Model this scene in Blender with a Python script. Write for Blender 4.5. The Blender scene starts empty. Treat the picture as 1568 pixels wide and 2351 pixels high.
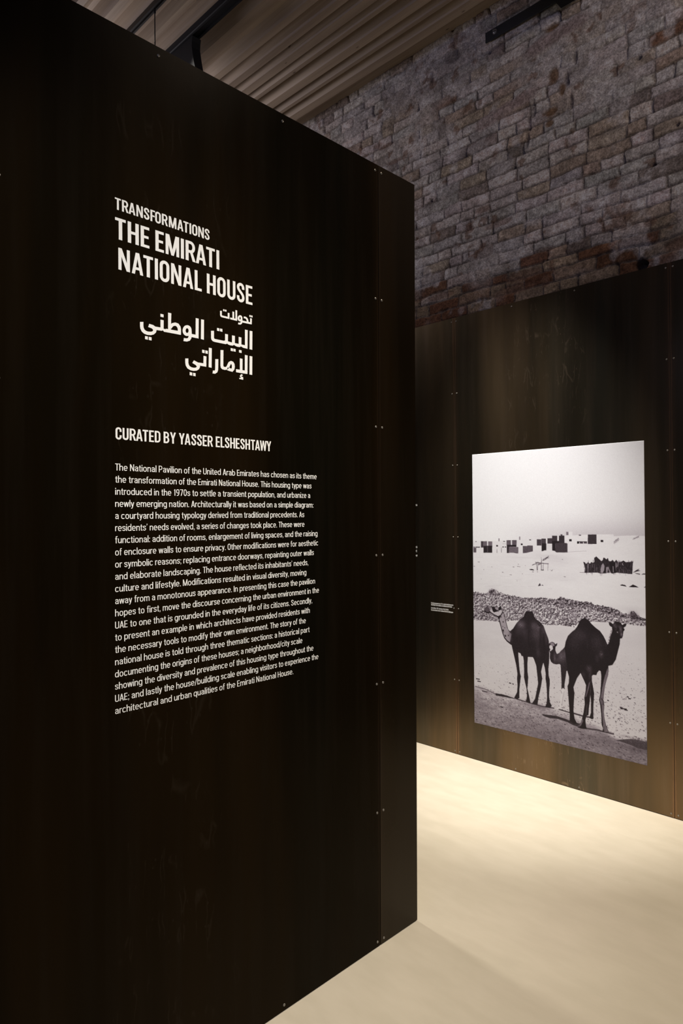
import bpy, bmesh, math, random
import numpy as np
from mathutils import Matrix, Vector

# ------------------------------------------------------------------ camera
W, H = 1568, 2351
F, YAW, PITCH, ROLL = 1549.925, -0.786807, 0.005196, -0.007874
EYE = np.array([0.0, 0.0, 1.65])
NEAR_X, FAR_Y, TOP = -1.74224, 3.84210, 3.0078      # text partition, print partition, their height
LEAN = 0.007156                                      # the text partition leans a little out of plumb
BRICK_Y = FAR_Y + 0.20
CEIL = 5.10
cy_, sy_, cp_, sp_ = math.cos(YAW), math.sin(YAW), math.cos(PITCH), math.sin(PITCH)
FWD = np.array([sy_ * cp_, cy_ * cp_, sp_])
R0 = np.array([cy_, -sy_, 0.0]); U0 = np.cross(R0, FWD)
RT = math.cos(ROLL) * R0 + math.sin(ROLL) * U0
UP = -math.sin(ROLL) * R0 + math.cos(ROLL) * U0
scene = bpy.context.scene
C = scene.collection
cam = bpy.data.objects.new('camera', bpy.data.cameras.new('camera'))
C.objects.link(cam)
cam.matrix_world = Matrix(((RT[0], UP[0], -FWD[0], 0), (RT[1], UP[1], -FWD[1], 0),
                           (RT[2], UP[2], -FWD[2], EYE[2]), (0, 0, 0, 1)))
cam.data.sensor_fit = 'HORIZONTAL'; cam.data.sensor_width = 36
cam.data.lens = F / W * 36
cam.data.clip_start = 0.02
scene.camera = cam

# ------------------------------------------------------------------ light
world = bpy.data.worlds.new('hall_air'); scene.world = world
world.use_nodes = True
bg = world.node_tree.nodes['Background']
bg.inputs[0].default_value = (0.55, 0.6, 0.8, 1); bg.inputs[1].default_value = 0.010
scene.view_settings.view_transform = 'Standard'
scene.view_settings.look = 'None'
scene.view_settings.exposure = 0.0
scene.view_settings.gamma = 1.0
scene.view_settings.use_curve_mapping = False


def spot(name, loc, target, energy, col, angle, blend, radius=0.04):
    l = bpy.data.lights.new(name, 'SPOT')
    l.energy = energy; l.color = col; l.spot_size = math.radians(angle); l.spot_blend = blend
    l.shadow_soft_size = radius
    o = bpy.data.objects.new(name, l); C.objects.link(o)
    o.location = loc
    o.rotation_euler = (Vector(target) - Vector(loc)).to_track_quat('-Z', 'Y').to_euler()
    return o


def area(name, loc, target, energy, col, sx, sy):
    l = bpy.data.lights.new(name, 'AREA')
    l.energy = energy; l.color = col; l.shape = 'RECTANGLE'; l.size = sx; l.size_y = sy
    o = bpy.data.objects.new(name, l); C.objects.link(o)
    o.location = loc
    o.rotation_euler = (Vector(target) - Vector(loc)).to_track_quat('-Z', 'Y').to_euler()
    return o


NEUTRAL, WARM = (1.0, 0.955, 0.86), (1.0, 0.87, 0.66)
spot('print_spot', (-2.15, 2.40, 4.97), (-2.26, 3.842, 0.70), 1420, (1.0, 0.975, 0.91), 37, 1.0, 0.05)
spot('passage_spot_far', (-4.1, 2.42, 4.97), (-2.0, 2.9, 0.0), 230, NEUTRAL, 60, 1.0, 0.16)
spot('passage_spot_near', (-4.5, 1.85, 4.97), (-1.4, 2.5, 0.0), 60, NEUTRAL, 60, 1.0, 0.12)
spot('text_spot', (1.15, 0.55, 4.6), (-1.75, 1.2, 1.15), 660, (1.0, 0.96, 0.89), 43, 1.0)
spot('entrance_spot', (-0.4, 2.1, 4.97), (-0.65, 2.2, 0.0), 480, WARM, 84, 1.0, 0.08)
area('hall_daylight', (0.4, -3.2, 4.1), (-3.0, 4.0, 5.2), 46, (0.54, 0.58, 1.0), 2.8, 0.8)
area('brick_fill_left', (-5.6, 2.2, 4.5), (-2.6, 4.04, 4.2), 17, (0.97, 0.90, 0.95), 1.2, 0.5)  # unseen fill light, added to brighten the bricks from the left
area('brick_fill_right', (0.25, 2.4, 4.95), (-1.8, 4.04, 4.0), 13, (1.0, 0.90, 0.82), 1.4, 0.3)  # second added fill for the bricks, placed clear of the steel reflections


# ------------------------------------------------------------------ helpers
def ray(px, py):
    return FWD + ((px - W / 2) / F) * RT - ((py - H / 2) / F) * UP


def near(px, py):                # a point of the photograph on the text partition: (y, z)
    d = ray(px, py); t = NEAR_X / d[0]
    return t * d[1], EYE[2] + t * d[2]


def far(px, py, gap=0.0):        # ... on the print partition (or a plane gap behind it): (x, z)
    d = ray(px, py); t = (FAR_Y + gap) / d[1]
    return t * d[0], EYE[2] + t * d[2]


def obj(name, bm, mat=None, parent=None, smooth=False):
    me = bpy.data.meshes.new(name)
    bm.to_mesh(me); bm.free()
    if mat: me.materials.append(mat)
    if smooth:
        for p in me.polygons: p.use_smooth = True
    o = bpy.data.objects.new(name, me); C.objects.link(o)
    if parent: o.parent = parent
    return o


def tag(o, label, cat, group=None):
    o['label'] = label; o['category'] = cat
    if group: o['group'] = group
    return o


def thing(name, label, cat, loc=(0, 0, 0), group=None):
    o = bpy.data.objects.new(name, None); C.objects.link(o)
    o.location = loc; o.empty_display_size = 0.1
    return tag(o, label, cat, group)


def child(name, bm, mat, parent):
    """a part; its mesh is written in world metres, so shift it to the parent's origin"""
    bmesh.ops.translate(bm, verts=bm.verts, vec=-Vector(parent.location))
    return obj(name, bm, mat, parent)


def box(bm, a, b, bevel=0.0):
    r = bmesh.ops.create_cube(bm, size=1.0)
    vs = r['verts']
    s = [b[i] - a[i] for i in range(3)]; c = [(a[i] + b[i]) / 2 for i in range(3)]
    bmesh.ops.scale(bm, vec=s, verts=vs); bmesh.ops.translate(bm, vec=c, verts=vs)
    if bevel:
        es = {e for v in vs for e in v.link_edges}
        bmesh.ops.bevel(bm, geom=list(es), offset=bevel, segments=2, affect='EDGES', profile=0.5)


def prism(bm, pts, fn, t0, t1):
    a = [bm.verts.new(fn(p, t0)) for p in pts]; b = [bm.verts.new(fn(p, t1)) for p in pts]
    n = len(pts)
    bm.faces.new(a); bm.faces.new(b[::-1])
    for i in range(n):
        bm.faces.new((a[i], b[i], b[(i + 1) % n], a[(i + 1) % n]))


# ------------------------------------------------------------------ materials
def mat(name, col=(0.5, 0.5, 0.5), rough=0.5, metal=0.0, spec=0.5):
    m = bpy.data.materials.new(name); m.use_nodes = True
    b = m.node_tree.nodes['Principled BSDF']
    b.inputs['Base Color'].default_value = (*col, 1)
    b.inputs['Roughness'].default_value = rough
    b.inputs['Metallic'].default_value = metal
    b.inputs['Specular IOR Level'].default_value = spec
    return m


class NT:
    def __init__(s, m):
        s.t = m.node_tree; s.b = s.t.nodes['Principled BSDF']

    def n(s, typ, **kw):
        nd = s.t.nodes.new(typ)
        for k, v in kw.items():
            if k.startswith('i_'):
                key = k[2:]
                nd.inputs[int(key) if key.isdigit() else key].default_value = v
            else:
                setattr(nd, k, v)
        return nd

    def l(s, a, b): s.t.links.new(a, b)

    def math(s, op, a, b=None, clamp=False):
        nd = s.n('ShaderNodeMath', operation=op, use_clamp=clamp)
        for i, v in enumerate((a, b)):
            if v is None: continue
            if isinstance(v, (int, float)): nd.inputs[i].default_value = v
            else: s.l(v, nd.inputs[i])
        return nd.outputs[0]

    def ramp(s, fac, stops):
        nd = s.n('ShaderNodeValToRGB')
        e = nd.color_ramp.elements
        while len(e) < len(stops): e.new(0.5)
        for el, (p, c) in zip(e, stops):
            el.position = p
            el.color = (*c, 1) if isinstance(c, tuple) else (c, c, c, 1)
        s.l(fac, nd.inputs[0]); return nd.outputs[0]

    def mix(s, fac, a, b, typ='MIX'):
        nd = s.n('ShaderNodeMix', data_type='RGBA', blend_type=typ)
        for k, v in ((0, fac), (6, a), (7, b)):
            if isinstance(v, (int, float)): nd.inputs[k].default_value = v
            elif isinstance(v, tuple): nd.inputs[k].default_value = (*v, 1)
            else: s.l(v, nd.inputs[k])
        return nd.outputs[2]

    def noise(s, vec, scale, detail=4, rough=0.55, dist=0.0):
        nd = s.n('ShaderNodeTexNoise')
        nd.inputs['Scale'].default_value = scale; nd.inputs['Detail'].default_value = detail
        nd.inputs['Roughness'].default_value = rough; nd.inputs['Distortion'].default_value = dist
        s.l(vec, nd.inputs['Vector']); return nd.outputs['Fac']

    def mapping(s, vec, scale=(1, 1, 1), loc=(0, 0, 0)):
        nd = s.n('ShaderNodeMapping')
        nd.inputs['Scale'].default_value = scale; nd.inputs['Location'].default_value = loc
        s.l(vec, nd.inputs['Vector']); return nd.outputs[0]

    def bump(s, h, strength, dist=0.01):
        nd = s.n('ShaderNodeBump')
        nd.inputs['Strength'].default_value = strength; nd.inputs['Distance'].default_value = dist
        s.l(h, nd.inputs['Height']); s.l(nd.outputs[0], s.b.inputs['Normal'])


def steel_mat(name, axis, seams, squiggles, spec, rough, ramp, metal=0.0):
    """hot rolled steel: olive-black mill scale with brown vertical clouds, drip trails, rusty joints"""
    m = mat(name, rough=0.36, metal=metal, spec=spec); t = NT(m)
    t.b.inputs['Specular Tint'].default_value = (1.0, 0.74, 0.46, 1)
    pos = t.n('ShaderNodeNewGeometry').outputs['Position']
    sep = t.n('ShaderNodeSeparateXYZ'); t.l(pos, sep.inputs[0])
    along = sep.outputs[axis]
    b3 = np.array(ramp[3]); tone = lambda k, c=(1.0, 0.72, 0.5): tuple(b3[0] * k * np.array(c))
    st = t.mapping(pos, (1, 1, 0.10), (3.1, 1.7, 0))
    band = t.noise(st, 2.6, 3, 0.5, 0.3)
    base = t.ramp(band, list(zip((0.30, 0.47, 0.58, 0.75), ramp)))
    fine = t.noise(t.mapping(pos, (1, 1, 0.05)), 22, 4, 0.6)
    base = t.mix(t.math('MULTIPLY', t.ramp(fine, [(0.45, 0.0), (0.75, 1.0)]), 0.35), base, tone(1.05))
    # drip trails and water spots
    w = t.n('ShaderNodeTexNoise'); w.inputs['Scale'].default_value = 7.0; w.inputs['Detail'].default_value = 2
    t.l(pos, w.inputs['Vector'])
    warp = t.n('ShaderNodeVectorMath', operation='MULTIPLY_ADD'); t.l(w.outputs['Color'], warp.inputs[0])
    warp.inputs[1].default_value = (0.06, 0.06, 0.05); t.l(pos, warp.inputs[2])
    vor = t.n('ShaderNodeTexVoronoi', feature='DISTANCE_TO_EDGE'); vor.inputs['Scale'].default_value = 22
    t.l(t.mapping(warp.outputs[0], (1, 1, 0.085)), vor.inputs['Vector'])
    line = t.ramp(vor.outputs['Distance'], [(0.0, 1.0), (0.05, 0.0)])
    brk = t.ramp(t.noise(pos, 9, 3), [(0.52, 0.0), (0.62, 1.0)])
    zone = None
    for c, hw in squiggles:
        d = t.math('ABSOLUTE', t.math('SUBTRACT', along, c))
        z = t.ramp(t.math('DIVIDE', d, hw), [(0.5, 1.0), (1.0, 0.0)])
        zone = z if zone is None else t.math('MAXIMUM', zone, z)
    tr = t.math('MULTIPLY', t.math('MULTIPLY', line, brk), zone)
    base = t.mix(t.math('MULTIPLY', tr, 0.36), base, tone(2.2))
    spots = t.n('ShaderNodeTexVoronoi'); spots.inputs['Scale'].default_value = 55
    t.l(t.mapping(pos, (1, 1, 0.6)), spots.inputs['Vector'])
    sp = t.math('MULTIPLY', t.ramp(spots.outputs['Distance'], [(0.12, 1.0), (0.2, 0.0)]), t.math('MULTIPLY', zone, brk))
    base = t.mix(t.math('MULTIPLY', sp, 0.5), base, tone(1.6))
    # rust bleeding out of the joints
    jit = t.noise(t.mapping(pos, (1, 1, 1.0)), 3.0, 5, 0.65)
    for c, k in seams:
        cc = t.math('ADD', t.math('MULTIPLY', sep.outputs[2], k), c)
        d = t.math('ABSOLUTE', t.math('SUBTRACT', along, cc))
        wd = t.math('ADD', t.math('MULTIPLY', t.math('SUBTRACT', jit, 0.40), 0.03), 0.0065)
        r = t.math('LESS_THAN', d, wd)
        r2 = t.ramp(t.math('DIVIDE', d, 0.035), [(0.0, 1.0), (1.0, 0.0)])
        base = t.mix(t.math('MULTIPLY', r2, 0.35), base, tone(1.0, (1, .56, .31)))
        base = t.mix(t.math('MULTIPLY', r, 0.55), base, tone(1.35, (1, .60, .34)))
    t.l(base, t.b.inputs['Base Color'])
    ro = t.ramp(t.noise(st, 5, 4), [(0.3, rough[0]), (0.7, rough[1])])
    t.l(ro, t.b.inputs['Roughness'])
    t.bump(t.noise(pos, 14, 3), 0.06, 0.004)
    return m


def floor_mat():
    m = mat('poured_cement', rough=0.55, spec=0.35); t = NT(m)
    pos = t.n('ShaderNodeNewGeometry').outputs['Position']
    a = t.noise(pos, 1.3, 6, 0.6, 0.6)
    b = t.noise(t.mapping(pos, (1.0, 3.0, 1)), 5, 5, 0.6)
    col = t.ramp(a, [(0.3, (0.565, 0.500, 0.390)), (0.5, (0.590, 0.520, 0.408)), (0.7, (0.610, 0.530, 0.424))])
    col = t.mix(0.35, col, t.ramp(b, [(0.35, (0.535, 0.475, 0.37)), (0.65, (0.635, 0.565, 0.455))]))
    sc = t.noise(t.mapping(pos, (2.0, 9.0, 1)), 6, 6, 0.7, 1.5)
    msk = t.ramp(t.noise(pos, 2.1, 2), [(0.55, 0.0), (0.7, 1.0)])
    col = t.mix(t.math('MULTIPLY', t.math('MULTIPLY', t.ramp(sc, [(0.58, 0.0), (0.66, 1.0)]), msk), 0.3), col, (0.74, 0.69, 0.58))
    t.l(col, t.b.inputs['Base Color'])
    t.l(t.ramp(b, [(0.3, 0.42), (0.7, 0.6)]), t.b.inputs['Roughness'])
    t.bump(t.noise(pos, 40, 4), 0.05, 0.003)
    return m


def wood_mat():
    m = mat('spruce_lining', rough=0.6, spec=0.3); t = NT(m)
    pos = t.n('ShaderNodeNewGeometry').outputs['Position']
    st = t.mapping(pos, (0.25, 9, 9))
    g = t.noise(st, 5, 5, 0.6, 0.8)
    col = t.ramp(g, [(0.3, (0.28, 0.21, 0.155)), (0.5, (0.37, 0.285, 0.215)), (0.7, (0.44, 0.345, 0.265))])
    pl = t.noise(t.mapping(pos, (0.12, 4, 0.0)), 3, 1)
    col = t.mix(0.5, col, t.ramp(pl, [(0.35, (0.26, 0.205, 0.16)), (0.65, (0.48, 0.385, 0.295))]))
    kn = t.n('ShaderNodeTexVoronoi'); kn.inputs['Scale'].default_value = 3.0
    t.l(t.mapping(pos, (1, 3.2, 0)), kn.inputs['Vector'])
    col = t.mix(t.math('MULTIPLY', t.ramp(kn.outputs['Distance'], [(0.035, 1.0), (0.06, 0.0)]), 0.75), col, (0.06, 0.035, 0.02))
    t.l(col, t.b.inputs['Base Color'])
    t.bump(g, 0.1, 0.004)
    return m


def brick_mat():
    m = mat('limewashed_brick', rough=0.9, spec=0.15); t = NT(m)
    at = t.n('ShaderNodeAttribute', attribute_name='tone')
    pos = t.n('ShaderNodeNewGeometry').outputs['Position']
    g = t.noise(pos, 30, 6, 0.65)
    g2 = t.noise(pos, 9, 5, 0.6)
    col = t.mix(0.5, at.outputs['Color'], t.ramp(g, [(0.34, (0.22, 0.20, 0.185)), (0.5, (0.5, 0.495, 0.49)), (0.66, (0.80, 0.80, 0.80))]), 'OVERLAY')
    col = t.mix(0.3, col, t.ramp(g2, [(0.36, (0.30, 0.27, 0.245)), (0.64, (0.72, 0.72, 0.73))]), 'OVERLAY')
    g3 = t.noise(pos, 95, 3, 0.6)
    col = t.mix(0.55, col, t.ramp(g3, [(0.36, (0.2, 0.19, 0.18)), (0.5, (0.5, 0.5, 0.5)), (0.64, (0.8, 0.8, 0.8))]), 'OVERLAY')
    t.l(col, t.b.inputs['Base Color'])
    t.bump(t.noise(pos, 60, 6, 0.7), 0.6, 0.012)
    return m


SEAM_N = [(1.931, LEAN), (0.529, LEAN)]
SEAM_F = [(-2.7397, 0), (-1.3244, 0), (0.0915, 0), (-4.155, 0)]
DARK = [(0.0034, 0.0028, 0.0015), (0.0044, 0.0028, 0.0011), (0.0072, 0.0041, 0.0015), (0.0095, 0.0055, 0.0022)]
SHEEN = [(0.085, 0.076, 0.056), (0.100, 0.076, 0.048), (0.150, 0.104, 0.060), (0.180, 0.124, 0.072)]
M_STEEL_N = steel_mat('steel_sheet_text_side', 1, SEAM_N, [(1.08, 0.22), (0.93, 0.10)], 0.05, (0.22, 0.32), DARK)
M_STEEL_E = steel_mat('steel_sheet_end', 1, SEAM_N, [(2.6, 0.1)], 0.22, (0.25, 0.35), DARK)
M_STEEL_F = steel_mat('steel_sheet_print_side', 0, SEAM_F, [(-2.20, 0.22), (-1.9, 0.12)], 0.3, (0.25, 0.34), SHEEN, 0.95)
M_CORE = mat('partition_board', (0.02, 0.016, 0.012), 0.7)
M_FLOOR = floor_mat(); M_WOOD = wood_mat(); M_BRICK = brick_mat()
M_BLACK = mat('black_painted_steel', (0.005, 0.005, 0.007), 0.6, 0, 0.3)
M_GREY = mat('grey_primed_steel', (0.035, 0.036, 0.042), 0.5, 0.3)
M_SCREW = mat('zinc_screw', (0.30, 0.28, 0.25), 0.38, 0.7)
M_VINYL = mat('white_vinyl', (0.80, 0.77, 0.73), 0.6, 0, 0.3)
t_ = NT(M_VINYL)
t_.l(t_.ramp(t_.noise(t_.n('ShaderNodeNewGeometry').outputs['Position'], 6, 2), [(0.3, (0.80, 0.785, 0.76)), (0.7, (0.83, 0.815, 0.79))]), t_.b.inputs['Base Color'])

# ------------------------------------------------------------------ the setting
bm = bmesh.new(); box(bm, (-7.5, -3.5, -0.12), (3.5, BRICK_Y + 0.5, 0.0))
o = obj('floor', bm, M_FLOOR); o['kind'] = 'structure'; o['label'] = 'pale beige poured cement floor'

# ceiling: boards running along the brick wall, folded into shallow ribs
def ceil_y(px):
    d = ray(px, 0); return (CEIL - EYE[2]) / d[2] * d[1]


RIB = 0.072
prof = [(-3.5, RIB)]                                     # (y, height above the lowest boards)
y = -3.45; up = True
rr = random.Random(4)
while y < 1.80:
    prof += [(y, RIB), (y + 0.05, 0), (y + 0.05 + rr.uniform(0.06, 0.1), 0)]
    y = prof[-1][0] + rr.uniform(0.03, 0.06); prof.append((y, RIB)); y += rr.uniform(0.05, 0.12)
for b0, b1, t0, t1 in ((168, 180, 203, 235), (252, 275, 300, 318), (330, 352, 372, 386), (418, 432, 446, 470), (478, 492, 530, 545), (585, 605, 636, 645),
                       (690, 707, 732, 757), (759, 774, 801, 817), (819, 835, 866, 873), (877, 896, 912, 930), (942, 958, 991, 1001),
                       (1004, 1026, 1040, 1055), (1057, 1079, 1112, 1118)):
    prof += [(ceil_y(b0), RIB), (ceil_y(b1), 0), (ceil_y(t0), 0), (ceil_y(t1), RIB)]
prof = [p for i, p in enumerate(prof) if i == 0 or p[0] > prof[i - 1][0] + 1e-4]
prof.append((BRICK_Y + 0.12, RIB))
bm = bmesh.new()
prism(bm, [(BRICK_Y + 0.12, 0.16), (-3.5, 0.16)] + prof, lambda p, x: (x, p[0], CEIL + p[1]), -7.5, 3.5)
bmesh.ops.recalc_face_normals(bm, faces=bm.faces)
o = obj('ceiling', bm, M_WOOD); o['kind'] = 'structure'; o['label'] = 'ribbed timber board ceiling'

# partitions behind the steel sheets
SH = 0.003
def near_edge(z): return 2.1542 + LEAN * z
bm = bmesh.new()
prism(bm, [(-3.4, 0), (near_edge(0) - 0.002, 0), (near_edge(TOP) - 0.002, TOP - 0.001), (-3.4, TOP - 0.001)],
      lambda p, x: (x, p[0], p[1]), NEAR_X - 0.11, NEAR_X - SH)
bmesh.ops.recalc_face_normals(bm, faces=bm.faces)
o = obj('wall_left', bm, M_CORE); o['kind'] = 'structure'; o['label'] = 'free standing partition behind the lettered steel sheets'
bm = bmesh.new(); box(bm, (-7.4, FAR_Y + SH, 0), (3.4, FAR_Y + 0.11, TOP - 0.001))
o = obj('wall_right', bm, M_CORE); o['kind'] = 'structure'; o['label'] = 'partition behind the steel sheets with the photograph'


# brick wall: every course and joint is modelled relief
def vnoise(shape, cell, rng, aspect=1.0):
    h, w = shape
    gh, gw = max(2, int(h / cell) + 3), max(2, int(w / (cell * aspect)) + 3)
    g = rng.random((gh, gw))
    yy = np.linspace(0, h / cell, h); xx = np.linspace(0, w / (cell * aspect), w)
    yi = np.minimum(yy.astype(int), gh - 2); xi = np.minimum(xx.astype(int), gw - 2)
    fy = (yy - yi)[:, None]; fx = (xx - xi)[None, :]
    fy = fy * fy * (3 - 2 * fy); fx = fx * fx * (3 - 2 * fx)
    a = g[yi][:, xi]; b = g[yi][:, xi + 1]; c = g[yi + 1][:, xi]; d = g[yi + 1][:, xi + 1]
    return (a * (1 - fx) + b * fx) * (1 - fy) + (c * (1 - fx) + d * fx) * fy


def fbm(shape, cell, rng, octs=4, aspect=1.0):
    s = np.zeros(shape); a = 1.0; n = 0
    for k in range(octs):
        s += a * vnoise(shape, max(cell, 1.0), rng, aspect); n += a; a *= 0.55; cell /= 2
    return s / n


def sstep(a, b, x):
    t = np.clip((x - a) / (b - a), 0, 1); return t * t * (3 - 2 * t)


def build_bricks():
    rng = np.random.default_rng(11)
    X0, X1, Z0, Z1, st = -6.0, 0.6, 2.75, 5.2, 0.0075
    nx, nz = int((X1 - X0) / st), int((Z1 - Z0) / st)
    xs = np.linspace(X0, X1, nx); zs = np.linspace(Z0, Z1, nz)
    sh = (nz, nx)
    XX, ZZ = np.meshgrid(xs, zs)
    zw = ZZ + (fbm(sh, 60, rng, 3) - 0.5) * 0.035 + (fbm(sh, 8, rng, 2) - 0.5) * 0.012
    xw = XX + (fbm(sh, 12, rng, 3) - 0.5) * 0.03
    # courses
    cz = [Z0 - 0.2]
    while cz[-1] < Z1 + 0.3: cz.append(cz[-1] + rng.uniform(0.068, 0.083))
    cz = np.array(cz); ci = np.clip(np.searchsorted(cz, zw) - 1, 0, len(cz) - 2)
    dzj = np.minimum(zw - cz[ci], cz[ci + 1] - zw)
    col = np.zeros(sh + (3,)); dxj = np.full(sh, 9.0); deep = np.zeros(sh); bump = np.zeros(sh)
    lime = np.array([0.48, 0.425, 0.39]); grey = np.array([0.41, 0.375, 0.35]); buff = np.array([0.36, 0.285, 0.22]); red = np.array([0.20, 0.105, 0.065]); dark = np.array([0.24, 0.195, 0.17])
    for r in range(len(cz) - 1):
        sel = ci == r
        if not sel.any(): continue
        e = [X0 - 0.4]
        while e[-1] < X1 + 0.4: e.append(e[-1] + (rng.uniform(0.105, 0.15) if rng.random() < 0.38 else rng.uniform(0.2, 0.275)))
        e = np.array(e); bi = np.clip(np.searchsorted(e, xw[sel]) - 1, 0, len(e) - 2)
        zmid = (cz[r] + cz[r + 1]) / 2
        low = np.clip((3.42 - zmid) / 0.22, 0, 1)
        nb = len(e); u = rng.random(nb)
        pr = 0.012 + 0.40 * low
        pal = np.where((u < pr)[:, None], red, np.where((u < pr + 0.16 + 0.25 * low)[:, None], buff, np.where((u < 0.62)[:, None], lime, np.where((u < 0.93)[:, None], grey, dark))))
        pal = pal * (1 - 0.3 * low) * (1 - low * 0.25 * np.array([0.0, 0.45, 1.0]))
        pal = pal * rng.uniform(0.86, 1.14, (nb, 1)) * rng.uniform(0.97, 1.03, (nb, 3))
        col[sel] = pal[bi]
        dxj[sel] = np.minimum(xw[sel] - e[bi], e[bi + 1] - xw[sel])
        bump[sel] = rng.uniform(-0.004, 0.004, nb)[bi]
        dp = np.where(rng.random(nb) < 0.15, 1.0, 0.0)
        nearl = (xw[sel] - e[bi]) < (e[bi + 1] - xw[sel])
        deep[sel] = np.where(nearl, dp[bi], dp[np.minimum(bi + 1, nb - 1)])
    smear = fbm(sh, 40, rng, 4, 1.6)                     # lime and mortar smeared over the joints
    fill = sstep(0.50, 0.70, smear - 0.08 * np.exp(-((XX + 2.9) / 0.7) ** 2 - ((ZZ - 3.6) / 0.5) ** 2))
    jn = fbm(sh, 5, rng, 2)
    wj = 0.0075 + 0.006 * (jn - 0.5)
    joint = 1 - sstep(0.35, 1.2, np.minimum(dzj, dxj) / wj)
    dj = (1 - sstep(0.3, 1.3, dxj / (wj * 1.2))) * deep
    lumps = fbm(sh, 7, rng, 3)
    hgt = bump * (1 - 0.6 * fill) + (lumps - 0.5) * 0.011 + (fbm(sh, 2.2, rng, 2) - 0.5) * 0.006 - joint * (0.013 * (1 - 0.7 * fill)) - dj * 0.018 * (1 - 0.4 * fill)
    mort = np.array([0.150, 0.118, 0.092])
    jf = (joint * (1 - 0.6 * fill))[..., None]
    col = col * (1 - jf * 0.85) + mort * jf * 0.85
    ff = (fill * 0.6)[..., None]
    col = col * (1 - ff) + np.array([0.42, 0.375, 0.345]) * ff
    col *= (0.62 + 0.76 * fbm(sh, 9, rng, 4))[..., None] * (0.78 + 0.44 * fbm(sh, 2.0, rng, 2))[..., None]
    chips = sstep(0.68, 0.74, fbm(sh, 14, rng, 4))[..., None] * 0.7
    col = col * (1 - chips) + np.array([0.17, 0.095, 0.06]) * chips
    wash = sstep(0.60, 0.72, fbm(sh, 22, rng, 4))[..., None] * 0.5
    col = col * (1 - wash) + np.array([0.55, 0.51, 0.49]) * wash

    def patch(px, py, rx, rz, c, amt, hd=0.0, flat=0.0, soft=0.5):
        nonlocal col, hgt
        x, z = far(px, py, 0.20)
        wob = 1 + 0.7 * (fbm(sh, 16, np.random.default_rng(int(px * 7 + py)), 3) - 0.5)
        d = np.sqrt(((XX - x) / rx) ** 2 + ((ZZ - z) / rz) ** 2) * wob
        k = (1 - sstep(1 - soft, 1.0, d))
        col = col * (1 - (k * amt)[..., None]) + np.array(c) * (k * amt)[..., None]
        hgt = hgt * (1 - k * flat) + hd * k
    pink = (0.31, 0.235, 0.215); rust = (0.15, 0.075, 0.028)
    for px, py in ((1120, 278), (1165, 250), (1205, 225), (1240, 105), (1280, 80), (1320, 55)):   # smooth rendered strip
        patch(px, py, 0.14, 0.062, pink, 0.8, 0.006, 0.85)
    for px, py, a, b in ((1272, 172, 0.05, 0.075), (1265, 255, 0.055, 0.03), (1260, 282, 0.04, 0.03), (1268, 62, 0.07, 0.03), (1290, 205, 0.025, 0.05)):
        patch(px, py, a, b, rust, 0.85, -0.012, 0.4)
    for px, py in ((1300, 180), (1310, 230), (1320, 130), (1225, 250), (1215, 280), (1210, 320)):
        patch(px, py, 0.02, 0.07, (0.13, 0.10, 0.085), 0.6, -0.02, 0.0)
    patch(1040, 130, 0.09, 0.06, (0.15, 0.125, 0.115), 0.7, -0.008, 0.6)
    for px, py, a, b in ((885, 335, 0.10, 0.022), (905, 370, 0.09, 0.022), (868, 335, 0.05, 0.02), (1140, 515, 0.13, 0.028), (1010, 680, 0.16, 0.03), (1245, 575, 0.1, 0.025),
                         (1225, 595, 0.13, 0.03), (1205, 630, 0.16, 0.04), (1110, 480, 0.08, 0.03), (1492, 510, 0.05, 0.03), (960, 680, 0.1, 0.05), (1180, 665, 0.2, 0.04), (1556, 560, 0.09, 0.035)):
        patch(px, py, a, b, (0.17, 0.088, 0.055), 0.55, -0.008, 0.3, 0.35)
    patch(1471, 609, 0.045, 0.040, (0.05, 0.04, 0.035), 0.9, -0.09, 0.9, 0.3)       # putlog hole: sunk in, its shade also painted as dark colour
    for px, py in ((1500, 377), (990, 460), (1468, 132), (1180, 385), (1556, 285), (1040, 68), (960, 250), (1125, 120)):
        patch(px, py, 0.016, 0.014, (0.06, 0.045, 0.04), 0.8, -0.035, 0.7, 0.5)
    verts = np.stack([XX, BRICK_Y - hgt, ZZ], -1).reshape(-1, 3)
    idx = np.arange(nz * nx).reshape(nz, nx)
    q = np.stack([idx[:-1, :-1], idx[:-1, 1:], idx[1:, 1:], idx[1:, :-1]], -1).reshape(-1, 4)
    me = bpy.data.meshes.new('wall_back')
    me.vertices.add(len(verts)); me.vertices.foreach_set('co', verts.astype(np.float32).ravel())
    me.loops.add(q.size); me.loops.foreach_set('vertex_index', q.astype(np.int32).ravel())
    me.polygons.add(len(q)); me.polygons.foreach_set('loop_start', np.arange(0, q.size, 4, dtype=np.int32))
    me.update(calc_edges=True)
    at = me.attributes.new('tone', 'FLOAT_COLOR', 'POINT')
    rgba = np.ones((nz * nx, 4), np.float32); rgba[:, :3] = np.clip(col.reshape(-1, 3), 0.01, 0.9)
    at.data.foreach_set('color', rgba.ravel())
    me.materials.append(M_BRICK)
    for p in (0,): pass
    me.polygons.foreach_set('use_smooth', np.ones(len(q), bool))
    ob = bpy.data.objects.new('wall_back', me); C.objects.link(ob)
    ob['kind'] = 'structure'; ob['label'] = 'old limewashed brick wall of the hall'
    bm = bmesh.new(); box(bm, (-7.5, BRICK_Y + 0.14, 0), (3.5, BRICK_Y + 0.45, CEIL + 0.14))
    o2 = obj('masonry_core', bm, mat('masonry', (0.2, 0.17, 0.15), 0.9), ob)


build_bricks()

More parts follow.
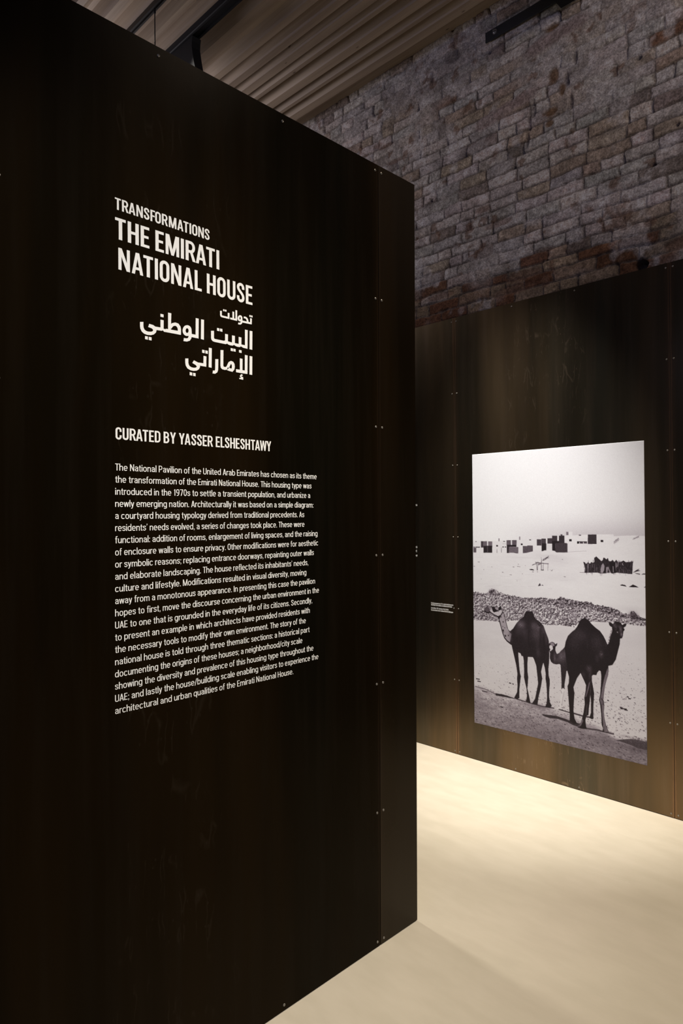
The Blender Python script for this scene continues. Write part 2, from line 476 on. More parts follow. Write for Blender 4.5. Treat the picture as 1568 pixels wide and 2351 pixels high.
# ------------------------------------------------------------------ steel sheets and their screws
def screw_mesh():
    bm = bmesh.new()
    ring = [(0.0, 0.0012), (0.0017, 0.0012), (0.0020, 0.0026), (0.0030, 0.0028), (0.0042, 0.0020), (0.0047, 0.0006), (0.0047, 0.0)]
    n = 14; prev = None
    for r, h in ring:
        cur = [bm.verts.new((r * math.cos(2 * math.pi * i / n), r * math.sin(2 * math.pi * i / n), h)) for i in range(n)] if r else [bm.verts.new((0, 0, h))]
        if prev:
            for i in range(n):
                a = prev[i] if len(prev) > 1 else prev[0]; b = prev[(i + 1) % n] if len(prev) > 1 else prev[0]
                if len(prev) == 1: bm.faces.new((a, cur[i], cur[(i + 1) % n]))
                else: bm.faces.new((a, cur[i], cur[(i + 1) % n], b))
        prev = cur
    me = bpy.data.meshes.new('screw'); bm.to_mesh(me); bm.free(); me.materials.append(M_SCREW)
    return me


SCREW = screw_mesh()
ROT_N = Matrix.Rotation(math.pi / 2, 4, 'Y'); ROT_F = Matrix.Rotation(math.pi / 2, 4, 'X')
rs = random.Random(2)


def add_screw(parent, x, y, z, rot):
    s = bpy.data.objects.new('screw', SCREW); C.objects.link(s)
    s.parent = parent
    s.matrix_local = Matrix.Translation(Vector((x, y, z)) - Vector(parent.location)) @ rot @ Matrix.Rotation(rs.uniform(0, 6), 4, 'Z')


ZS = [0.022, 0.512, 1.003, 1.496, 1.990, 2.485, 2.982]


def near_panel(y0, y1, label, cols, mids, last=False):
    p = thing('steel_sheet', label, 'steel sheet', (NEAR_X, (y0 + y1) / 2, 0), 'steel sheets on the text partition')
    bm = bmesh.new()
    prism(bm, [(y0 + (0 if y0 < 0 else 0), 0.004), (y1, 0.004), (y1 + LEAN * TOP, TOP), (y0 + LEAN * TOP, TOP)], lambda q, x: (x, q[0], q[1]), NEAR_X - SH, NEAR_X)
    bmesh.ops.recalc_face_normals(bm, faces=bm.faces)
    child('plate', bm, M_STEEL_E if last else M_STEEL_N, p)
    for c in cols:
        for z in ZS: add_screw(p, NEAR_X, c + LEAN * z, z, ROT_N)
    for c in mids:
        for z in (ZS[0], ZS[-1]): add_screw(p, NEAR_X, c + LEAN * z, z, ROT_N)
    return p


near_panel(0.5305, 1.9295, 'wide dark steel sheet carrying the white title and text block', (0.552, 1.913), (0.984, 1.449))
near_panel(1.9325, 2.1542, 'narrow dark steel sheet closing the free end of the lettered partition', (1.949,), (), True)
near_panel(-0.884, 0.5275, 'dark steel sheet beyond the left edge, next to the lettered one', (-0.864, 0.508), (-0.41, 0.05))


def far_panel(x0, x1, label, cols, mids):
    p = thing('steel_sheet', label, 'steel sheet', ((x0 + x1) / 2, FAR_Y, 0), 'steel sheets on the print partition')
    bm = bmesh.new(); box(bm, (x0, FAR_Y, 0.004), (x1, FAR_Y + SH, TOP))
    child('plate', bm, M_STEEL_F, p)
    for c in cols:
        for z in ZS: add_screw(p, c, FAR_Y, z, ROT_F)
    for c in mids:
        for z in (ZS[0] - 0.004, ZS[-1] + 0.004): add_screw(p, c, FAR_Y, z, ROT_F)
    return p


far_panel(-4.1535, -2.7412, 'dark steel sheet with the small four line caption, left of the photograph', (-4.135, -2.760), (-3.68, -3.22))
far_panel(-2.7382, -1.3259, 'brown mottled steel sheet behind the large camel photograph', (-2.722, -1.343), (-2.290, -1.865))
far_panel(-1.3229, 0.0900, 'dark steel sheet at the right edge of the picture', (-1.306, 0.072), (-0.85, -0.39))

# ------------------------------------------------------------------ lettering
def ribbon(bm, pts, w, fn, closed=False):
    """a pen stroke of width w along a centre line; fn maps (u, v) into the room"""
    P = [np.array(p, float) for p in pts]; n = len(P); L = []; R = []
    for i in range(n):
        a = P[i - 1] if (i > 0 or closed) else None
        b = P[(i + 1) % n] if (i < n - 1 or closed) else None
        d1 = (P[i] - a) / np.linalg.norm(P[i] - a) if a is not None else None
        d2 = (b - P[i]) / np.linalg.norm(b - P[i]) if b is not None else None
        if d1 is None: d1 = d2
        if d2 is None: d2 = d1
        n1 = np.array([-d1[1], d1[0]]); n2 = np.array([-d2[1], d2[0]])
        m = n1 + n2; m = m / np.linalg.norm(m); k = min(1.0 / max(m @ n1, 0.3), 2.5)
        wi = w[i] if isinstance(w, (list, tuple)) else w
        L.append(bm.verts.new(fn(*(P[i] + m * k * wi / 2)))); R.append(bm.verts.new(fn(*(P[i] - m * k * wi / 2))))
    for i in range(n if closed else n - 1):
        j = (i + 1) % n
        bm.faces.new((L[i], R[i], R[j], L[j]))


def poly(bm, pts, fn): bm.faces.new([bm.verts.new(fn(*p)) for p in pts])


def arc(cx, cy, rx, ry, a0, a1, n=10):
    return [(cx + rx * math.cos(math.radians(a0 + (a1 - a0) * i / n)), cy + ry * math.sin(math.radians(a0 + (a1 - a0) * i / n))) for i in range(n + 1)]


def bez(p0, p1, p2, p3, n=8):
    r = []
    for i in range(n + 1):
        t = i / n; a, b, c, d = (1 - t) ** 3, 3 * t * (1 - t) ** 2, 3 * t * t * (1 - t), t ** 3
        r.append((a * p0[0] + b * p1[0] + c * p2[0] + d * p3[0], a * p0[1] + b * p1[1] + c * p2[1] + d * p3[1]))
    return r


S, T = 0.155, 0.132


def rect(x0, y0, x1, y1): return ('p', [(x0, y0), (x1, y0), (x1, y1), (x0, y1)])


def glyphs():
    G = {}
    G['T'] = (0.47, [rect(0, 1 - T, 0.47, 1), rect(0.1575, 0, 0.3125, 1 - T / 2)])
    G['H'] = (0.50, [rect(0, 0, S, 1), rect(0.345, 0, 0.5, 1), rect(S / 2, 0.435, 0.42, 0.565)])
    G['E'] = (0.405, [rect(0, 0, S, 1), rect(S / 2, 0, 0.405, T), rect(S / 2, 0.44, 0.365, 0.565), rect(S / 2, 1 - T, 0.40, 1)])
    G['F'] = (0.39, [rect(0, 0, S, 1), rect(S / 2, 0.42, 0.355, 0.55), rect(S / 2, 1 - T, 0.39, 1)])
    G['L'] = (0.38, [rect(0, 0, S, 1), rect(S / 2, 0, 0.38, T)])
    G['I'] = (S, [rect(0, 0, S, 1)])
    G['N'] = (0.53, [rect(0, 0, 0.142, 1), rect(0.388, 0, 0.53, 1), ('p', [(0, 1), (0.155, 1), (0.53, 0), (0.375, 0)])])
    G['M'] = (0.67, [rect(0, 0, 0.142, 1), rect(0.528, 0, 0.67, 1), ('p', [(0, 1), (0.185, 1), (0.395, 0), (0.272, 0)]), ('p', [(0.485, 1), (0.67, 1), (0.398, 0), (0.275, 0)])])
    G['A'] = (0.54, [('p', [(0, 0), (0.148, 0), (0.318, 1), (0.185, 1)]), ('p', [(0.392, 0), (0.54, 0), (0.355, 1), (0.222, 1)]), rect(0.1, 0.2, 0.44, 0.325)])
    G['W'] = (0.74, [('p', [(0, 1), (0.148, 1), (0.265, 0), (0.135, 0)]), ('p', [(0.305, 1), (0.42, 1), (0.265, 0), (0.15, 0)]), ('p', [(0.32, 1), (0.435, 1), (0.59, 0), (0.475, 0)]), ('p', [(0.592, 1), (0.74, 1), (0.605, 0), (0.475, 0)])])
    G['Y'] = (0.52, [('p', [(0, 1), (0.16, 1), (0.325, 0.4), (0.195, 0.4)]), ('p', [(0.36, 1), (0.52, 1), (0.325, 0.4), (0.195, 0.4)]), rect(0.182, 0, 0.338, 0.42)])
    st = arc(0.245, 0.76, 0.168, 0.178, 0, 180) + arc(0.245, 0.24, 0.168, 0.178, 180, 360)
    G['O'] = (0.49, [('c', st, 0.15)])
    G['C'] = (0.48, [('r', [(0.40, 0.64)] + arc(0.24, 0.76, 0.163, 0.178, 0, 180) + arc(0.24, 0.24, 0.163, 0.178, 180, 360) + [(0.40, 0.36)], 0.15)])
    G['U'] = (0.49, [('r', [(0.077, 1)] + arc(0.245, 0.24, 0.168, 0.175, 180, 360) + [(0.413, 1)], 0.15)])
    G['D'] = (0.49, [rect(0, 0, S, 1), ('r', [(0.07, 0.934)] + [(0.2, 0.934)] + arc(0.22, 0.74, 0.193, 0.194, 90, 0) + arc(0.22, 0.26, 0.193, 0.194, 0, -90) + [(0.07, 0.066)], 0.14)])
    G['R'] = (0.52, [rect(0, 0, S, 1), ('r', [(0.07, 0.934), (0.25, 0.934)] + arc(0.262, 0.705, 0.158, 0.229, 90, -90) + [(0.07, 0.476)], 0.14), ('p', [(0.215, 0.46), (0.345, 0.50), (0.52, 0), (0.362, 0)])])
    G['B'] = (0.49, [rect(0, 0, S, 1), ('r', [(0.07, 0.934), (0.24, 0.934)] + arc(0.245, 0.73, 0.158, 0.204, 90, -90) + [(0.07, 0.526)], 0.13), ('r', [(0.07, 0.52), (0.25, 0.52)] + arc(0.25, 0.293, 0.17, 0.227, 90, -90) + [(0.07, 0.066)], 0.14)])
    G['S'] = (0.46, [('r', [(0.382, 0.685)] + arc(0.23, 0.775, 0.152, 0.163, 0, 180) + bez((0.078, 0.775), (0.078, 0.56), (0.385, 0.50), (0.385, 0.245), 12)[1:] + arc(0.23, 0.235, 0.155, 0.17, 0, -180)[1:] + [(0.075, 0.325)], 0.146)])
    return G


GLY = glyphs()
LET_X = NEAR_X + 0.0008


def on_near(y, z): return (LET_X, y, z)


def caps_line(name, text, left, right, zb, zt, parent, gap=0.085):
    """set a line of condensed bold capitals from y=left to y=right, baseline zb, cap height zt-zb"""
    adv = []; x = 0
    for i, ch in enumerate(text):
        if ch == ' ': x += 0.20; continue
        g = gap
        nxt = text[i + 1] if i + 1 < len(text) else ''
        if ch + nxt in ('AT', 'TA', 'YA', 'AW', 'WY', 'RA', 'AY', 'FO'): g -= 0.075
        if ch + nxt in ('RY', 'LS'): g -= 0.02
        adv.append((ch, x)); x += GLY[ch][0] + g
    x -= gap
    k = (right - left) / x; hh = zt - zb
    bm = bmesh.new()
    for ch, x0 in adv:
        for q, pr in enumerate(GLY[ch][1]):          # the strokes of a letter lie a hair apart, never in one plane
            fn = lambda u, v, x0=x0, q=q: (LET_X + q * 6e-5, left + (x0 + u) * k, zb + v * hh)
            if pr[0] == 'p': poly(bm, pr[1], fn)
            else: ribbon(bm, pr[1], pr[2], fn, pr[0] == 'c')
    return child(name, bm, M_VINYL, parent)


def nl(px, py): return near(px, py)[0]
def nz_(px, py): return near(px, py)[1]


tt = thing('title_lettering', 'large white English title in capitals at the top of the lettered steel wall', 'lettering', (NEAR_X, 0.87, 2.2))
caps_line('title_line', 'TRANSFORMATIONS', nl(263.4, 468), nl(480.6, 536), nz_(269.5, 481.8), nz_(263.5, 452.8), tt)
caps_line('title_line', 'THE EMIRATI', nl(263.9, 525), nl(503.0, 595), nz_(274.6, 550.7), nz_(264, 498.2), tt)
caps_line('title_line', 'NATIONAL HOUSE', nl(271.4, 593), nl(579.0, 676), nz_(271.5, 618.6), nz_(271.5, 568.4), tt)
cl = thing('credit_lettering', 'white capitals naming the curator, between the Arabic title and the paragraph', 'lettering', (NEAR_X, 0.87, 1.8))
caps_line('credit_line', 'CURATED BY YASSER ELSHESHTAWY', nl(264.9, 996), nl(622.2, 1024), nz_(297, 1010.8), nz_(281.5, 982.3), cl, 0.075)

# Arabic title: pen strokes as they stand on the sheet
ar = thing('arabic_lettering', 'white Arabic title in three right aligned lines under the English title', 'lettering', (NEAR_X, 1.4, 1.95))


def arab(name, sc, ox, oy, prims):
    bm = bmesh.new()
    for q, p in enumerate(prims):
        fn = lambda u, v, q=q: (LET_X + q * 6e-5, *near(ox + u / sc, oy + v / sc))
        if p[0] == 'p': poly(bm, p[1], fn)
        else: ribbon(bm, p[1], p[2], fn, p[0] == 'c')
    return child(name, bm, M_VINYL, ar)


def dot(x, y, w, h, sl=0.22): return ('p', [(x, y), (x + w, y + w * sl), (x + w, y + h + w * sl), (x, y + h)])


arab('arabic_line', 15.68, 495, 700, [
    ('r', [(186, 215), (186, 350), (192, 385), (212, 410), (245, 420), (465, 473)], 64),
    ('p', [(430, 285), (495, 300), (492, 512), (430, 495)]),
    dot(264, 155, 50, 68), dot(330, 170, 54, 68),
    ('p', [(518, 455), (765, 512), (765, 580), (518, 518)]),
    ('p', [(598, 240), (660, 255), (660, 530), (598, 515)]), ('p', [(705, 188), (768, 203), (768, 578), (705, 560)]),
    ('c', arc(872, 485, 54, 80, 0, 360, 20)[:-1], 62),
    ('r', [(925, 520), (928, 600), (915, 655), (880, 680), (840, 676), (805, 668)], 64),
    ('p', [(930, 562), (1290, 640), (1290, 708), (930, 632)]),
    ('r', [(1003, 455), (1050, 455), (1095, 480), (1125, 525), (1142, 580), (1148, 640)], 62),
    ('p', [(1232, 480), (1295, 495), (1290, 705), (1232, 690)]),
    dot(1205, 365, 50, 68), dot(1268, 380, 50, 68)])
arab('arabic_line', 9.8, 315, 710, [
    ('r', [(98, 286), (98, 380), (106, 430), (130, 480), (175, 520), (230, 540), (300, 546), (352, 535), (385, 505), (395, 465), (380, 425), (340, 393), (255, 365)],
     [76, 76, 76, 76, 76, 76, 76, 74, 74, 76, 84, 80, 76]),
    ('p', [(350, 380), (520, 412), (590, 440), (700, 462), (700, 530), (600, 508), (575, 476), (545, 486), (430, 468), (380, 440)]),
    ('p', [(520, 234), (592, 250), (590, 470), (520, 470)]), dot(518, 102, 72, 66, 0.25),
    dot(172, 602, 64, 72), dot(255, 620, 64, 72),
    ('p', [(690, 78), (763, 94), (752, 500), (690, 500)]),
    ('r', [(735, 420), (760, 378), (795, 348), (850, 336), (900, 355), (935, 405), (945, 460), (944, 545)], 72),
    ('p', [(640, 440), (980, 500), (978, 580), (640, 515)]),
    ('c', arc(1117, 482, 68, 88, 0, 360, 24)[:-1], 68),
    ('r', [(1185, 500), (1187, 590), (1180, 640), (1155, 680), (1110, 693), (1040, 684)], 70),
    ('p', [(1190, 552), (1375, 588), (1372, 662), (1190, 622)]),
    ('p', [(1310, 200), (1377, 215), (1374, 662), (1306, 645)]), ('p', [(1430, 228), (1497, 243), (1494, 690), (1426, 672)])])
arab('arabic_line', 13.067, 475, 745, [
    ('r', [(164, 190), (164, 395), (172, 435), (198, 465), (235, 480), (560, 547)], 88),
    ('p', [(540, 282), (628, 300), (625, 580), (590, 575), (540, 590)]), ('p', [(748, 328), (835, 345), (832, 620), (805, 612), (748, 636)]), ('p', [(948, 374), (1030, 392), (1028, 665), (1005, 655), (948, 680)]),
    ('p', [(500, 490), (540, 480), (720, 535), (950, 585), (1140, 625), (1140, 710), (1075, 695), (1010, 655), (985, 680), (900, 668), (830, 632), (808, 612), (770, 636), (690, 625), (630, 600), (602, 572), (560, 592), (500, 580)]),
    ('p', [(1135, 155), (1218, 172), (1212, 732), (1080, 700), (1040, 610), (1135, 628)]), ('p', [(1275, 188), (1358, 206), (1354, 762), (1272, 744)]),
    dot(296, 104, 72, 84), dot(386, 122, 72, 84), dot(706, 708, 68, 84), dot(786, 726, 68, 80), dot(955, 762, 78, 80)])
arab('arabic_line', 8.711, 415, 795, [
    ('r', [(118, 245), (118, 330), (126, 375), (152, 420), (200, 450), (255, 462), (305, 458), (338, 438), (350, 410), (340, 375), (310, 345), (244, 308)],
     [62, 62, 62, 62, 62, 62, 62, 60, 62, 66, 66, 62]),
    ('p', [(300, 318), (450, 342), (510, 350), (505, 412), (385, 390), (340, 370)]), ('p', [(452, 192), (510, 204), (505, 412), (448, 400)]),
    dot(424, 68, 50, 62), dot(488, 82, 48, 62), dot(174, 516, 52, 62), dot(242, 530, 50, 62),
    ('p', [(557, 30), (616, 42), (612, 432), (553, 418)]),
    ('r', [(716, 258), (714, 420), (712, 470), (700, 505), (675, 520), (635, 514)], 60),
    ('r', [(819, 78), (817, 380), (822, 415), (840, 435), (880, 446), (915, 440), (938, 415), (955, 375), (972, 340), (1000, 325), (1025, 335), (1042, 365), (1047, 410), (1040, 455), (1018, 480), (985, 472), (925, 450)], 58),
    ('p', [(1100, 458), (1330, 495), (1327, 558), (1100, 520)]),
    ('p', [(1176, 242), (1230, 254), (1228, 520), (1176, 510)]), ('p', [(1276, 174), (1332, 186), (1327, 556), (1274, 546)]), ('p', [(1370, 194), (1425, 206), (1422, 576), (1367, 566)]),
    ('r', [(1230, 585), (1205, 575), (1190, 598), (1208, 625), (1240, 630)], 26), ('p', [(1164, 632), (1244, 640), (1242, 672), (1164, 656)])])

# paragraph
BODY = [("The National Pavilion of the United Arab Emirates has chosen as its theme", 726.6), ("the transformation of the Emirati National House. This housing type was", 714.6),
        ("introduced in the 1970s to settle a transient population, and urbanize a", 711.8), ("newly emerging nation. Architecturally it was based on a simple diagram:", 719),
        ("a courtyard housing typology derived from traditional precedents. As", 698), ("residents’ needs evolved, a series of changes took place. These were", 698.4),
        ("functional: addition of rooms, enlargement of living spaces, and the raising", 728.5), ("of enclosure walls to ensure privacy. Other modifications were for aesthetic", 730),
        ("or symbolic reasons; replacing entrance doorways, repainting outer walls", 720), ("and elaborate landscaping. The house reflected its inhabitants’ needs,", 707.3),
        ("culture and lifestyle. Modifications resulted in visual diversity, moving", 703), ("away from a monotonous appearance. In presenting this case the pavilion", 723),
        ("hopes to first, move the discourse concerning the urban environment in the", 731.8), ("UAE to one that is grounded in the everyday life of its citizens. Secondly,", 716.3),
        ("to present an example in which architects have provided residents with", 711), ("the necessary tools to modify their own environment. The story of the", 701.7),
        ("national house is told through three thematic sections: a historical part", 710.3), ("documenting the origins of these houses; a neighborhood/city scale", 693.7),
        ("showing the diversity and prevalence of this housing type throughout the", 719), ("UAE; and lastly the house/building scale enabling visitors to experience the", 730.5),
        ("architectural and urban qualities of the Emirati National House.", 673)]


def sup(cx, cy, rx, ry, a0=0, a1=360, n=24, e=2.5):
    r = []
    for i in range(n + 1):
        t = math.radians(a0 + (a1 - a0) * i / n); c, q = math.cos(t), math.sin(t)
        r.append((cx + rx * math.copysign(abs(c) ** (2 / e), c), cy + ry * math.copysign(abs(q) ** (2 / e), q)))
    return r


def text_glyphs():
    """a plain condensed text face: cap height 1, x height 0.71"""
    s, w, X, A = 0.118, 0.112, 0.71, 1.02
    h = s / 2; G = {}
    O = lambda cx: ('c', sup(cx, X / 2, 0.19, X / 2 - 0.048)[:-1], w)
    arch = lambda x0, x1, b=0: ('r', [(x0 + h, 0.40)] + bez((x0 + h, 0.46), (x0 + 0.06, 0.66), (x1 - h, 0.76), (x1 - h, 0.47), 9) + [(x1 - h, b)], w)
    st = lambda x, a, b: rect(x, a, x + s, b)
    G['o'] = (0.49, [O(0.245)])
    G['c'] = (0.45, [('r', sup(0.245, X / 2, 0.19, X / 2 - 0.048, 38, 322), w)])
    G['e'] = (0.48, [('r', sup(0.245, X / 2, 0.188, X / 2 - 0.048, -4, 318), w), rect(0.08, 0.315, 0.44, 0.405)])
    G['a'] = (0.46, [('r', [(0.08, 0.53)] + bez((0.085, 0.60), (0.12, 0.68), (0.385, 0.70), (0.392, 0.50), 9) + [(0.392, 0.12), (0.405, 0)], w),
                     ('r', [(0.392, 0.43), (0.26, 0.405)] + bez((0.2, 0.39), (0.0, 0.33), (0.04, 0.02), (0.21, 0.052), 9) + [(0.31, 0.09), (0.392, 0.21)], 0.10)])
    G['b'] = (0.49, [st(0, 0, A), O(0.25)]); G['d'] = (0.49, [O(0.24), st(0.372, 0, A)])
    G['p'] = (0.49, [st(0, -0.25, X - 0.01), O(0.25)]); G['q'] = (0.49, [O(0.24), st(0.372, -0.25, X - 0.01)])
    G['g'] = (0.49, [O(0.24), ('r', [(0.431, X - 0.01), (0.431, 0.0)] + bez((0.431, -0.10), (0.40, -0.21), (0.20, -0.22), (0.075, -0.165), 7), w)])
    G['n'] = (0.47, [st(0, 0, X - 0.01), arch(0, 0.47)]); G['h'] = (0.47, [st(0, 0, A), arch(0, 0.47)])
    G['m'] = (0.74, [st(0, 0, X - 0.01), arch(0, 0.43), arch(0.31, 0.74)])
    G['r'] = (0.31, [st(0, 0, X - 0.01), ('r', [(h, 0.38)] + bez((h, 0.50), (0.11, 0.67), (0.2, 0.665), (0.31, 0.645), 7), w)])
    G['u'] = (0.47, [('r', [(0.41 - a, X - 0.01 - b) for a, b in ((0.351, 0), (0.351, 0.22))] + bez((0.059, 0.24), (0.06, -0.06), (0.36, 0.04), (0.41, 0.30), 9), w), st(0.352, 0, X - 0.01)])
    G['i'] = (s, [st(0, 0, X - 0.01), rect(0, 0.85, s, 0.98)]); G['l'] = (s, [st(0, 0, A)])
    G['j'] = (0.19, [('r', [(0.13, X), (0.13, -0.1), (0.1, -0.18), (0, -0.2)], w), rect(0.07, 0.85, 0.19, 0.98)])
    G['k'] = (0.46, [st(0, 0, A), ('p', [(0.1, 0.22), (0.1, 0.36), (0.32, 0.70), (0.45, 0.70)]), ('p', [(0.17, 0.38), (0.27, 0.46), (0.47, 0), (0.335, 0)])])
    G['t'] = (0.30, [('r', [(0.145, 0.91), (0.145, 0.17)] + bez((0.145, 0.09), (0.16, 0.04), (0.24, 0.04), (0.30, 0.055), 5), w), rect(0, 0.612, 0.29, 0.70)])
    G['f'] = (0.30, [('r', [(0.135, 0), (0.135, 0.82)] + bez((0.135, 0.93), (0.17, 0.985), (0.24, 0.98), (0.31, 0.965), 5), w), rect(0, 0.612, 0.28, 0.70)])
    G['s'] = (0.41, [('r', [(0.355, 0.52)] + bez((0.34, 0.64), (0.27, 0.665), (0.20, 0.662), (0.20, 0.662), 4) + bez((0.1, 0.66), (0.0, 0.60), (0.04, 0.44), (0.20, 0.375), 7)[1:] + bez((0.33, 0.33), (0.42, 0.27), (0.37, 0.05), (0.20, 0.05), 8)[1:] + bez((0.12, 0.05), (0.06, 0.09), (0.05, 0.19), (0.05, 0.19), 4)[1:], 0.105)])
    V = lambda x, wd, top, d: [('p', [(x, top), (x + d, top), (x + wd / 2 + d / 2, 0), (x + wd / 2 - d / 2, 0)]), ('p', [(x + wd - d, top), (x + wd, top), (x + wd / 2 + d / 2, 0), (x + wd / 2 - d / 2, 0)])]
    G['v'] = (0.45, V(0, 0.45, 0.70, 0.122)); G['w'] = (0.68, V(0, 0.38, 0.70, 0.112) + V(0.30, 0.38, 0.70, 0.112))
    G['x'] = (0.45, [('p', [(0, 0), (0.13, 0), (0.45, 0.70), (0.32, 0.70)]), ('p', [(0.32, 0), (0.45, 0), (0.13, 0.70), (0, 0.70)])])
    G['y'] = (0.45, V(0, 0.45, 0.70, 0.122) + [('r', [(0.225, 0.03), (0.19, -0.11), (0.145, -0.19), (0.04, -0.20)], 0.105)])
    G['z'] = (0.40, [rect(0.01, 0, 0.40, 0.095), rect(0.01, 0.605, 0.39, 0.70), ('p', [(0, 0.06), (0.13, 0.09), (0.39, 0.64), (0.26, 0.61)])])
    # capitals
    G['T'] = (0.47, [rect(0, 0.9, 0.47, 1), st(0.176, 0, 0.95)]); G['I'] = (s, [st(0, 0, 1)])
    G['H'] = (0.52, [st(0, 0, 1), st(0.402, 0, 1), rect(0.05, 0.45, 0.47, 0.55)])
    G['E'] = (0.42, [st(0, 0, 1), rect(0.05, 0, 0.42, 0.1), rect(0.05, 0.46, 0.38, 0.555), rect(0.05, 0.9, 0.41, 1)])
    G['N'] = (0.54, [st(0, 0, 1), st(0.422, 0, 1), ('p', [(0, 1), (0.13, 1), (0.54, 0), (0.41, 0)])])
    G['M'] = (0.66, [rect(0, 0, 0.11, 1), rect(0.55, 0, 0.66, 1), ('p', [(0, 1), (0.13, 1), (0.385, 0), (0.275, 0)]), ('p', [(0.53, 1), (0.66, 1), (0.385, 0), (0.275, 0)])])
    G['A'] = (0.54, [('p', [(0, 0), (0.122, 0), (0.325, 1), (0.205, 1)]), ('p', [(0.418, 0), (0.54, 0), (0.335, 1), (0.215, 1)]), rect(0.1, 0.24, 0.44, 0.335)])
    G['O'] = (0.53, [('c', sup(0.265, 0.5, 0.21, 0.455)[:-1], 0.115)]); G['C'] = (0.5, [('r', sup(0.265, 0.5, 0.21, 0.455, 32, 328), 0.115)])
    G['G'] = (0.53, [('r', sup(0.265, 0.5, 0.21, 0.455, 32, 345), 0.115), rect(0.28, 0.40, 0.53, 0.49)])
    G['U'] = (0.52, [('r', [(0.059, 1)] + sup(0.26, 0.26, 0.201, 0.215, 180, 360, 14) + [(0.461, 1)], 0.116)])
    G['D'] = (0.52, [st(0, 0, 1), ('r', [(0.05, 0.95), (0.2, 0.95)] + sup(0.22, 0.5, 0.24, 0.45, 90, -90, 16) + [(0.05, 0.05)], 0.108)])
    G['P'] = (0.49, [st(0, 0, 1), ('r', [(0.05, 0.95), (0.24, 0.95)] + sup(0.24, 0.69, 0.192, 0.26, 90, -90, 12) + [(0.05, 0.43)], 0.104)])
    G['R'] = (0.51, [st(0, 0, 1), ('r', [(0.05, 0.95), (0.24, 0.95)] + sup(0.24, 0.70, 0.192, 0.25, 90, -90, 12) + [(0.05, 0.45)], 0.104), ('p', [(0.22, 0.45), (0.34, 0.48), (0.51, 0), (0.385, 0)])])
    G['K'] = (0.53, [st(0, 0, 1), ('p', [(0.1, 0.32), (0.1, 0.48), (0.37, 1), (0.51, 1)]), ('p', [(0.18, 0.50), (0.27, 0.62), (0.53, 0), (0.39, 0)])])
    G['S'] = (0.48, [('r', [(0.41, 0.72)] + sup(0.24, 0.755, 0.172, 0.195, 0, 180, 12, 2.2)[1:] + bez((0.068, 0.755), (0.068, 0.54), (0.412, 0.50), (0.412, 0.245), 10)[1:] + sup(0.235, 0.235, 0.177, 0.187, 0, -180, 12, 2.2)[1:] + [(0.058, 0.29)], 0.112)])
    # figures and points
    G['1'] = (0.30, [st(0.15, 0, 1), ('p', [(0.02, 0.78), (0.15, 0.83), (0.2, 1), (0.16, 0.92)])])
    G['0'] = (0.47, [('c', sup(0.235, 0.5, 0.178, 0.452)[:-1], 0.113)])
    G['7'] = (0.44, [rect(0, 0.9, 0.44, 1), ('p', [(0.1, 0), (0.23, 0), (0.44, 0.9), (0.32, 0.93)])])
    G['9'] = (0.47, [('c', sup(0.235, 0.68, 0.178, 0.272)[:-1], 0.11), ('r', [(0.413, 0.66), (0.40, 0.35), (0.33, 0.12), (0.22, 0.05), (0.08, 0.06)], 0.11)])
    G['4'] = (0.47, [st(0.27, 0, 1), rect(0, 0.22, 0.47, 0.315), ('p', [(0, 0.25), (0.1, 0.25), (0.36, 1), (0.27, 1)])])
    G['.'] = (s, [rect(0, 0, s, 0.125)]); G[':'] = (s, [rect(0, 0, s, 0.125), rect(0, 0.53, s, 0.655)])
    cm = ('p', [(0, 0.125), (s, 0.125), (s, 0.0), (0.05, -0.15), (0, -0.15), (0.05, 0)])
    G[','] = (s, [cm]); G[';'] = (s, [cm, rect(0, 0.53, s, 0.655)])
    G['’'] = (s, [('p', [(0, 1.0), (s, 1.0), (s, 0.88), (0.05, 0.74), (0, 0.74), (0.05, 0.88)])]); G["'"] = G['’']
    G['/'] = (0.36, [('p', [(0, -0.08), (0.105, -0.08), (0.36, 1.02), (0.255, 1.02)])])
    return G


TXT = text_glyphs()


def text_bm(s, left, width, base, cap, fn, lift):
    """one line of text set to its measured width; fn maps (along, up, layer) into the room"""
    adv = []; x = 0.0
    for i, ch in enumerate(s):
        if ch == ' ': x += 0.235; continue
        adv.append((ch, x)); g = 0.088
        nx = s[i + 1] if i + 1 < len(s) else ''
        if ch in 'vwyAT/r' or (nx and nx in 'vwy/A'): g = 0.055
        if ch in 'ft' or (nx and nx in 'ft'): g = min(g, 0.065)
        x += TXT[ch][0] + g
        last = g
    k = width / (x - last); kz = cap
    bm = bmesh.new()
    for ch, x0 in adv:
        for q, pr in enumerate(TXT[ch][1]):
            f = lambda u, v, x0=x0, q=q: fn(left + (x0 + u) * k, base + v * kz, q * lift)
            if pr[0] == 'p': poly(bm, pr[1], f)
            else: ribbon(bm, pr[1], pr[2], f, pr[0] == 'c')
    return bm


def on_near(y, z, e=0.0): return (LET_X + e, y, z)


pt = thing('wall_text', 'white twenty-one line paragraph in small type on the lettered steel wall', 'lettering', (NEAR_X, 0.87, 1.3))
zb1 = near(270, 1080.2)[1]; zb21 = near(270, 1638.5)[1]
capz = near(272, 1064.8)[1] - near(272, 1080.6)[1]
yl = 0.852
dz = (zb1 - zb21) / 20
for i, (s, rx) in enumerate(BODY):
    zb = zb1 - dz * i
    left = yl + LEAN * zb
    # right end: where the measured column meets this line's height
    yy = 0.5 * 0
    for _ in range(1):
        py = 1185.0
        for it in range(6):
            y_, z_ = near(rx, py); py += (z_ - zb) * F / (y_ * FWD[1] + NEAR_X * FWD[0])
    child('text_line', text_bm(s, left, near(rx, py)[0] - left, zb, capz, on_near, 6e-5), M_VINYL, pt)

